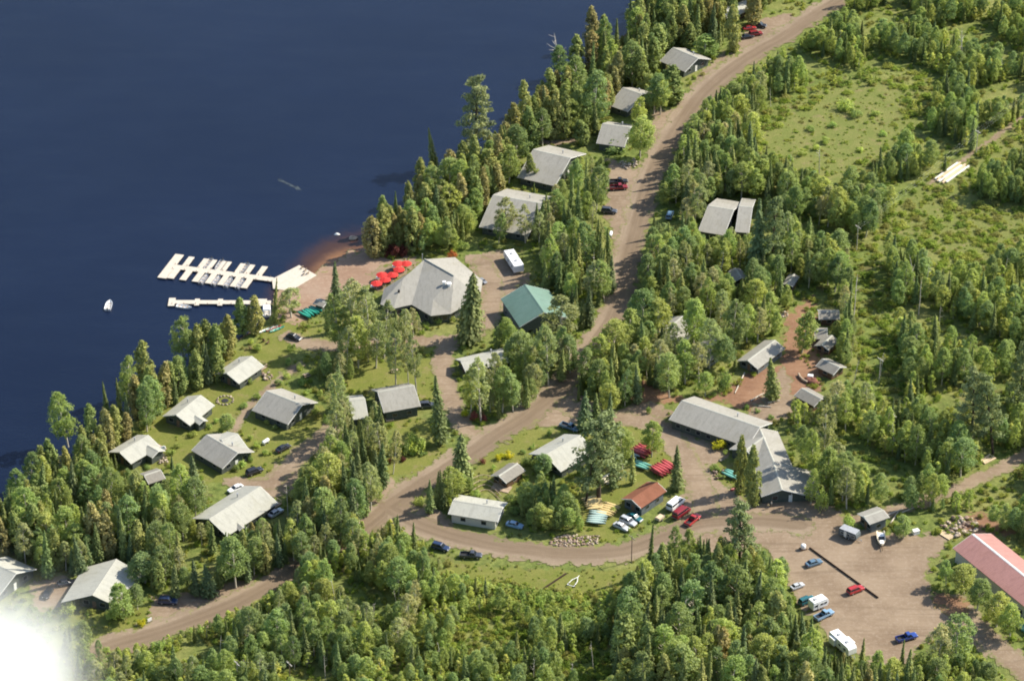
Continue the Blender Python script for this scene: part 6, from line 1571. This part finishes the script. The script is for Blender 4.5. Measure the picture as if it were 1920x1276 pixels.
def size_word(t):
    hh = SHAPES[t[4] + '#'][0]; return 'tall' if t[2] > hh * .98 else ('medium' if t[2] > hh * .74 else 'short')


def tone_word(c):
    r_, g_, b_ = c; q = g_ / r_; s = (r_ + g_) / FOL
    if q < .75: return 'dark red'
    if q < 1.02: return 'olive brown'
    if q < 1.20: return 'dull olive' if s < .2 else 'grey green'
    if s > .225: return 'bright yellow green'
    return 'fresh green' if s > .16 else ('mid green' if s > .115 else 'dark green')


SPEC = {'aspen_tree': 'aspen', 'birch_tree': 'birch', 'spruce_tree': 'spruce', 'fir_tree': 'fir', 'cedar_tree': 'cedar', 'pine_tree': 'ragged pine', 'broad_spruce_tree': 'broad spruce', 'leafy_shrub': 'leafy shrub', 'sapling': 'poplar', 'dead_tree': 'dead trunk'}
LIM = 295
by_kind = {}
for i, t in enumerate(TREES): by_kind.setdefault(t[4], []).append(i)
alone = set(); rest = []
for kd, ids in by_kind.items():
    ids = sorted(ids, key=lambda i: (i >= N_HERO, -px_size(TREES[i]))); vis_ = [i for i in ids if px_size(TREES[i]) > 40]
    alone |= set(vis_[:LIM]); rest += [i for i in ids if i not in set(vis_[:LIM])]

# extra landmarks out in the woods and on open ground
for ph, px in (('the lower shore', (60, 960)), ('the upper meadow', (1580, 260)), ('the lower meadow', (1000, 1085)), ('the road bend', (740, 930)), ('the top of the road', (1530, 25)), ('the dirt track', (1820, 900)), ('the bottom of the lot', (1640, 1245)),
               ('the lower road', (400, 1146)), ('the brushy clearing', (1800, 450)), ('the beach', (670, 505)), ('the upper shore', (1240, 15)), ('the upper road', (1300, 195)), ('the log barrier end', (1520, 1030))):
    p = gp(*px); LM.append((ph, p[0], p[1]))
LMP = np.array([(x, y) for _, x, y in LM])
recs = []
for i in sorted(alone):
    t = TREES[i]; d = LMP - np.array([t[0], t[1]]); q = np.hypot(d[:, 0], d[:, 1]); j = int(q.argmin()); dx, dy = -d[j]; dist = q[j]
    rel = ('behind' if dy > 0 else 'in front of') if abs(dy) > 1.2 * abs(dx) else ('right of' if dx > 0 else 'left of')
    recs.append((i, f'{size_word(t)} {tone_word(t[5])} {SPEC[t[4]]}' if t[4] != 'dead_tree' else f'{size_word(t)} pale {SPEC[t[4]]}', rel + ' ' + LM[j][0], dist))
cnt = {}
for r_ in sorted(recs, key=lambda r_: r_[3]): cnt.setdefault((r_[1], r_[2]), []).append(r_)
LABEL = {}
for (a, b), v in cnt.items():
    for n_, r_ in enumerate(v):
        if len(v) == 1: LABEL[r_[0]] = f'{a} {b}'
        elif n_ == 0: LABEL[r_[0]] = f'nearest {a} {b}'
        elif n_ < len(ORD): LABEL[r_[0]] = f'{ORD[n_]} nearest {a} {b}'
        else: LABEL[r_[0]] = f'far {a} well {b}'
GRP = {'aspen_tree': 'aspens around the settlement', 'birch_tree': 'birches around the settlement', 'spruce_tree': 'spruces around the settlement', 'fir_tree': 'slender firs around the settlement', 'cedar_tree': 'cedars along the shore and woods', 'pine_tree': 'ragged pines', 'broad_spruce_tree': 'broad spruces by the buildings', 'leafy_shrub': 'leafy shrubs on lawns and verges', 'sapling': 'young poplars in the brush', 'dead_tree': 'bare dead trunks in the woods'}
CATS = {'aspen_tree': 'tree', 'leafy_shrub': 'shrub', 'dead_tree': 'dead tree'}
for i in sorted(alone):
    x, y, h, wf, kd, hue, sh = TREES[i]; cr, tr, _ = SHAPES[kd][sh]; s = h / SHAPES[kd + '#'][0]
    if cr is None:
        o = bpy.data.objects.new('dead_tree', tr); COL.objects.link(o)
    else:
        o = bpy.data.objects.new(kd, None); COL.objects.link(o); o.empty_display_size = .3
        for nm, me in (('trunk' if kd != 'leafy_shrub' else 'stem', tr), ('crown', cr)):
            c = bpy.data.objects.new(nm, me); COL.objects.link(c); c.parent = o; c.color = (*hue, 1)
    o.location = (float(x), float(y), 0); tl = .05 if kd != 'dead_tree' else .09; q_ = float(rng.uniform(.9, 1.12)); o.rotation_euler = (float(rng.normal(0, tl)), float(rng.normal(0, tl)), float(rng.uniform(0, 6.28))); o.scale = (s * wf * q_, s * wf / q_, s)
    tag(o, LABEL[i], CATS.get(kd, 'tree'), GRP[kd])

# the rest of the woods, and the brush on the forest floor, as one mass each
def mass(name, items, label, cat, mat):
    Vs, Fs, Ts, Hs, o = [], [], [], [], 0
    for x, y, h, wf, kd, hue, sh in items:
        V, Fq, T = SHAPES[kd][sh][2]; s = h / SHAPES[kd + '#'][0]; a = rng.uniform(0, 6.28); ca, sa = math.cos(a), math.sin(a)
        k = np.ones(len(Fq), bool) if name != 'undergrowth' else rng.random(len(Fq)) < .34
        idx = np.where(k)[0]; Q = V.reshape(-1, 4, 3)[idx].reshape(-1, 3); Tq = T.reshape(-1, 4)[idx].ravel(); gr = 1.0 if name != 'undergrowth' else 1.5
        if gr != 1:
            c = Q.reshape(-1, 4, 3).mean(1, keepdims=True); Q = ((Q.reshape(-1, 4, 3) - c) * gr + c).reshape(-1, 3)
        X = (Q[:, 0] * ca - Q[:, 1] * sa) * s * wf + x; Y = (Q[:, 0] * sa + Q[:, 1] * ca) * s * wf + y
        Vs.append(np.c_[X, Y, Q[:, 2] * s]); Fs.append(np.arange(len(Q)).reshape(-1, 4) + o); o += len(Q); Ts.append(Tq); Hs.append(np.tile(np.array(hue), (len(Q), 1)))
    me = np_mesh(name, np.vstack(Vs), np.vstack(Fs), mat, {'tint': np.concatenate(Ts), 'hue': np.vstack(Hs)})
    ob = bpy.data.objects.new(name, me); COL.objects.link(ob); tag(ob, label, cat, None, 'stuff')


if rest: mass('woods', [TREES[i] for i in rest if SHAPES[TREES[i][4]][0][0] is not None], 'dense mixed green woods filling in between the nearer trees', 'woods', M['brush'])
ROADW = [(smooth_line(W2(ROAD), 4), 4.8), (smooth_line(W2(LOOP), 4), 4.6), (smooth_line(W2(LANE1), 3), 2.9), (smooth_line(W2(LANE4), 3), 3.6), (smooth_line(W2(TRACK), 3), 2.2), (smooth_line(W2(LANE2), 3), 3), (smooth_line(W2(LANE3), 3), 2.6), (smooth_line(W2(EXIT), 3), 3.4), (smooth_line(W2(POWER), 3), .7)]
BARE = [np.array(p, float) for p in LOTS]
n = 46000
bx = rng.uniform(-40, 1960, n); by = rng.uniform(-60, 1340, n)
BX = np.array([gp(a, b)[:2] for a, b in zip(bx, by)])
keep = lake_sd(BX[:, 0], BX[:, 1]) < -.8
for l, wd in ROADW: keep &= seg_dist(BX[:, 0], BX[:, 1], l, False)[0] > wd + .4
lawnm = np.zeros(n, bool)
for q in (6, 15, 16, 8, 11, 7): lawnm |= inside(bx, by, np.array(VIS[q], float))
for p in BARE + [np.array(VIS[18], float), np.array(VIS[17], float), np.array(VIS[19], float), np.array(VIS[4], float), np.array(VIS[3], float)]: keep &= ~inside(bx, by, p)
mead = np.array(VIS[2], float); items = []
lowm = np.zeros(n, bool)
for p in LOW: lowm |= inside(bx, by, np.array(p, float))
reg5 = inside(bx, by, np.array(REG[5][0], float)); mm = inside(bx, by, mead) | inside(bx, by, np.array(VIS[14], float))
for i in np.where(keep)[0]:
    u = rng.random()
    if lawnm[i] and (u < .35 or math.sin(BX[i, 0] * .43 + 2 * math.sin(BX[i, 1] * .21)) * math.sin(BX[i, 1] * .37 + .5) < .30): continue
    if mm[i] and u < .60 - .5 * max(0, math.sin(BX[i, 0] * .31) * math.sin(BX[i, 1] * .23)): continue
    if not lowm[i] and not reg5[i] and u < .58: continue
    if in_house(BX[i, 0], BX[i, 1], .5): continue
    h = rng.uniform(.6, 1.8) if not (lowm[i] or reg5[i]) else rng.uniform(.6, 2.2)
    wq = rng.uniform(.8, 1.25)
    if lowm[i]: h = .35 + 1.5 * rng.random() ** 2.2; wq = rng.uniform(1.1, 2.2)
    if mm[i]: h = rng.choice([.35, .5, .8, 1.6], p=[.52, .30, .13, .05])
    if lawnm[i]: h = rng.choice([.35, .6, 1.0, 1.5], p=[.5, .25, .15, .10])
    sh_ = open_share(BX[i, 0], BX[i, 1], h, h * .55, 'x')
    if sh_ > .2 and h > 1.0: h = .6
    hue = [(.105, .142, .030), (.130, .160, .036), (.148, .162, .044), (.086, .122, .030), (.120, .122, .045)][int(rng.integers(5))]
    items.append((BX[i, 0], BX[i, 1], h, wq, 'leafy_shrub', tuple(v * 2.35 for v in hue), int(rng.integers(7))))
mass('undergrowth', items, 'low leafy brush and weeds covering the forest floor', 'undergrowth', M['brush'])

# ------------------------------------------------------------------ the white cloud at the lower corner, real vapour well above the ground
k = NT('vapour'); tc = k.obj()
ln_ = k.n('ShaderNodeVectorMath', operation='LENGTH'); k.l(tc, ln_.inputs[0])
nz = k.noise(1.3, 5, .6, vec=tc)
rad = k.math('ADD', ln_.outputs['Value'], k.math('MULTIPLY', k.math('SUBTRACT', nz, .5), .75))
dn = k.math('MULTIPLY', k.math('POWER', k.ramp(rad, 1.0, .05), 2.4), .30)
vol = k.n('ShaderNodeVolumePrincipled'); vol.inputs['Color'].default_value = (.995, .995, .995, 1); vol.inputs['Anisotropy'].default_value = .2; k.l(dn, vol.inputs['Density']); k.l(vol.outputs[0], k.out.inputs['Volume'])
dcl = (RIGHT * ((-45 - 960) / F) + UP * (-(1318 - 638) / F) + FWD) * 560
pc = CAMP + dcl; s_ = F / 560
cm = MB(); nn, mm_ = 16, 10
vs = [(math.sin(math.pi * i / mm_) * math.cos(2 * math.pi * j / nn), math.sin(math.pi * i / mm_) * math.sin(2 * math.pi * j / nn), math.cos(math.pi * i / mm_)) for i in range(mm_ + 1) for j in range(nn)]
cl = cm.add(vs, [(i * nn + j, (i + 1) * nn + j, (i + 1) * nn + (j + 1) % nn, i * nn + (j + 1) % nn) for i in range(mm_) for j in range(nn)]).build('cloud', k.m)
cl.location = pc.tolist(); cl.scale = (312 / s_, 325 / s_, 385 / s_)
tag(cl, 'soft white wisp of low cloud drifting over the lower corner', 'cloud', None, 'stuff')

# ------------------------------------------------------------------ the thin summer haze between the aircraft and the ground
k = NT('thin_haze'); hv = k.n('ShaderNodeVolumePrincipled'); hv.inputs['Color'].default_value = (.86, .92, 1.0, 1); hv.inputs['Density'].default_value = HAZE; hv.inputs['Anisotropy'].default_value = .0
k.l(hv.outputs[0], k.out.inputs['Volume'])
hz = MB().box((0, 1500, 250), (8400, 8400, 512)).build('haze', k.m); hz['kind'] = 'stuff'
hz['label'] = 'thin pale summer haze over the lake and woods'
if HAZE == 0: bpy.data.objects.remove(hz)
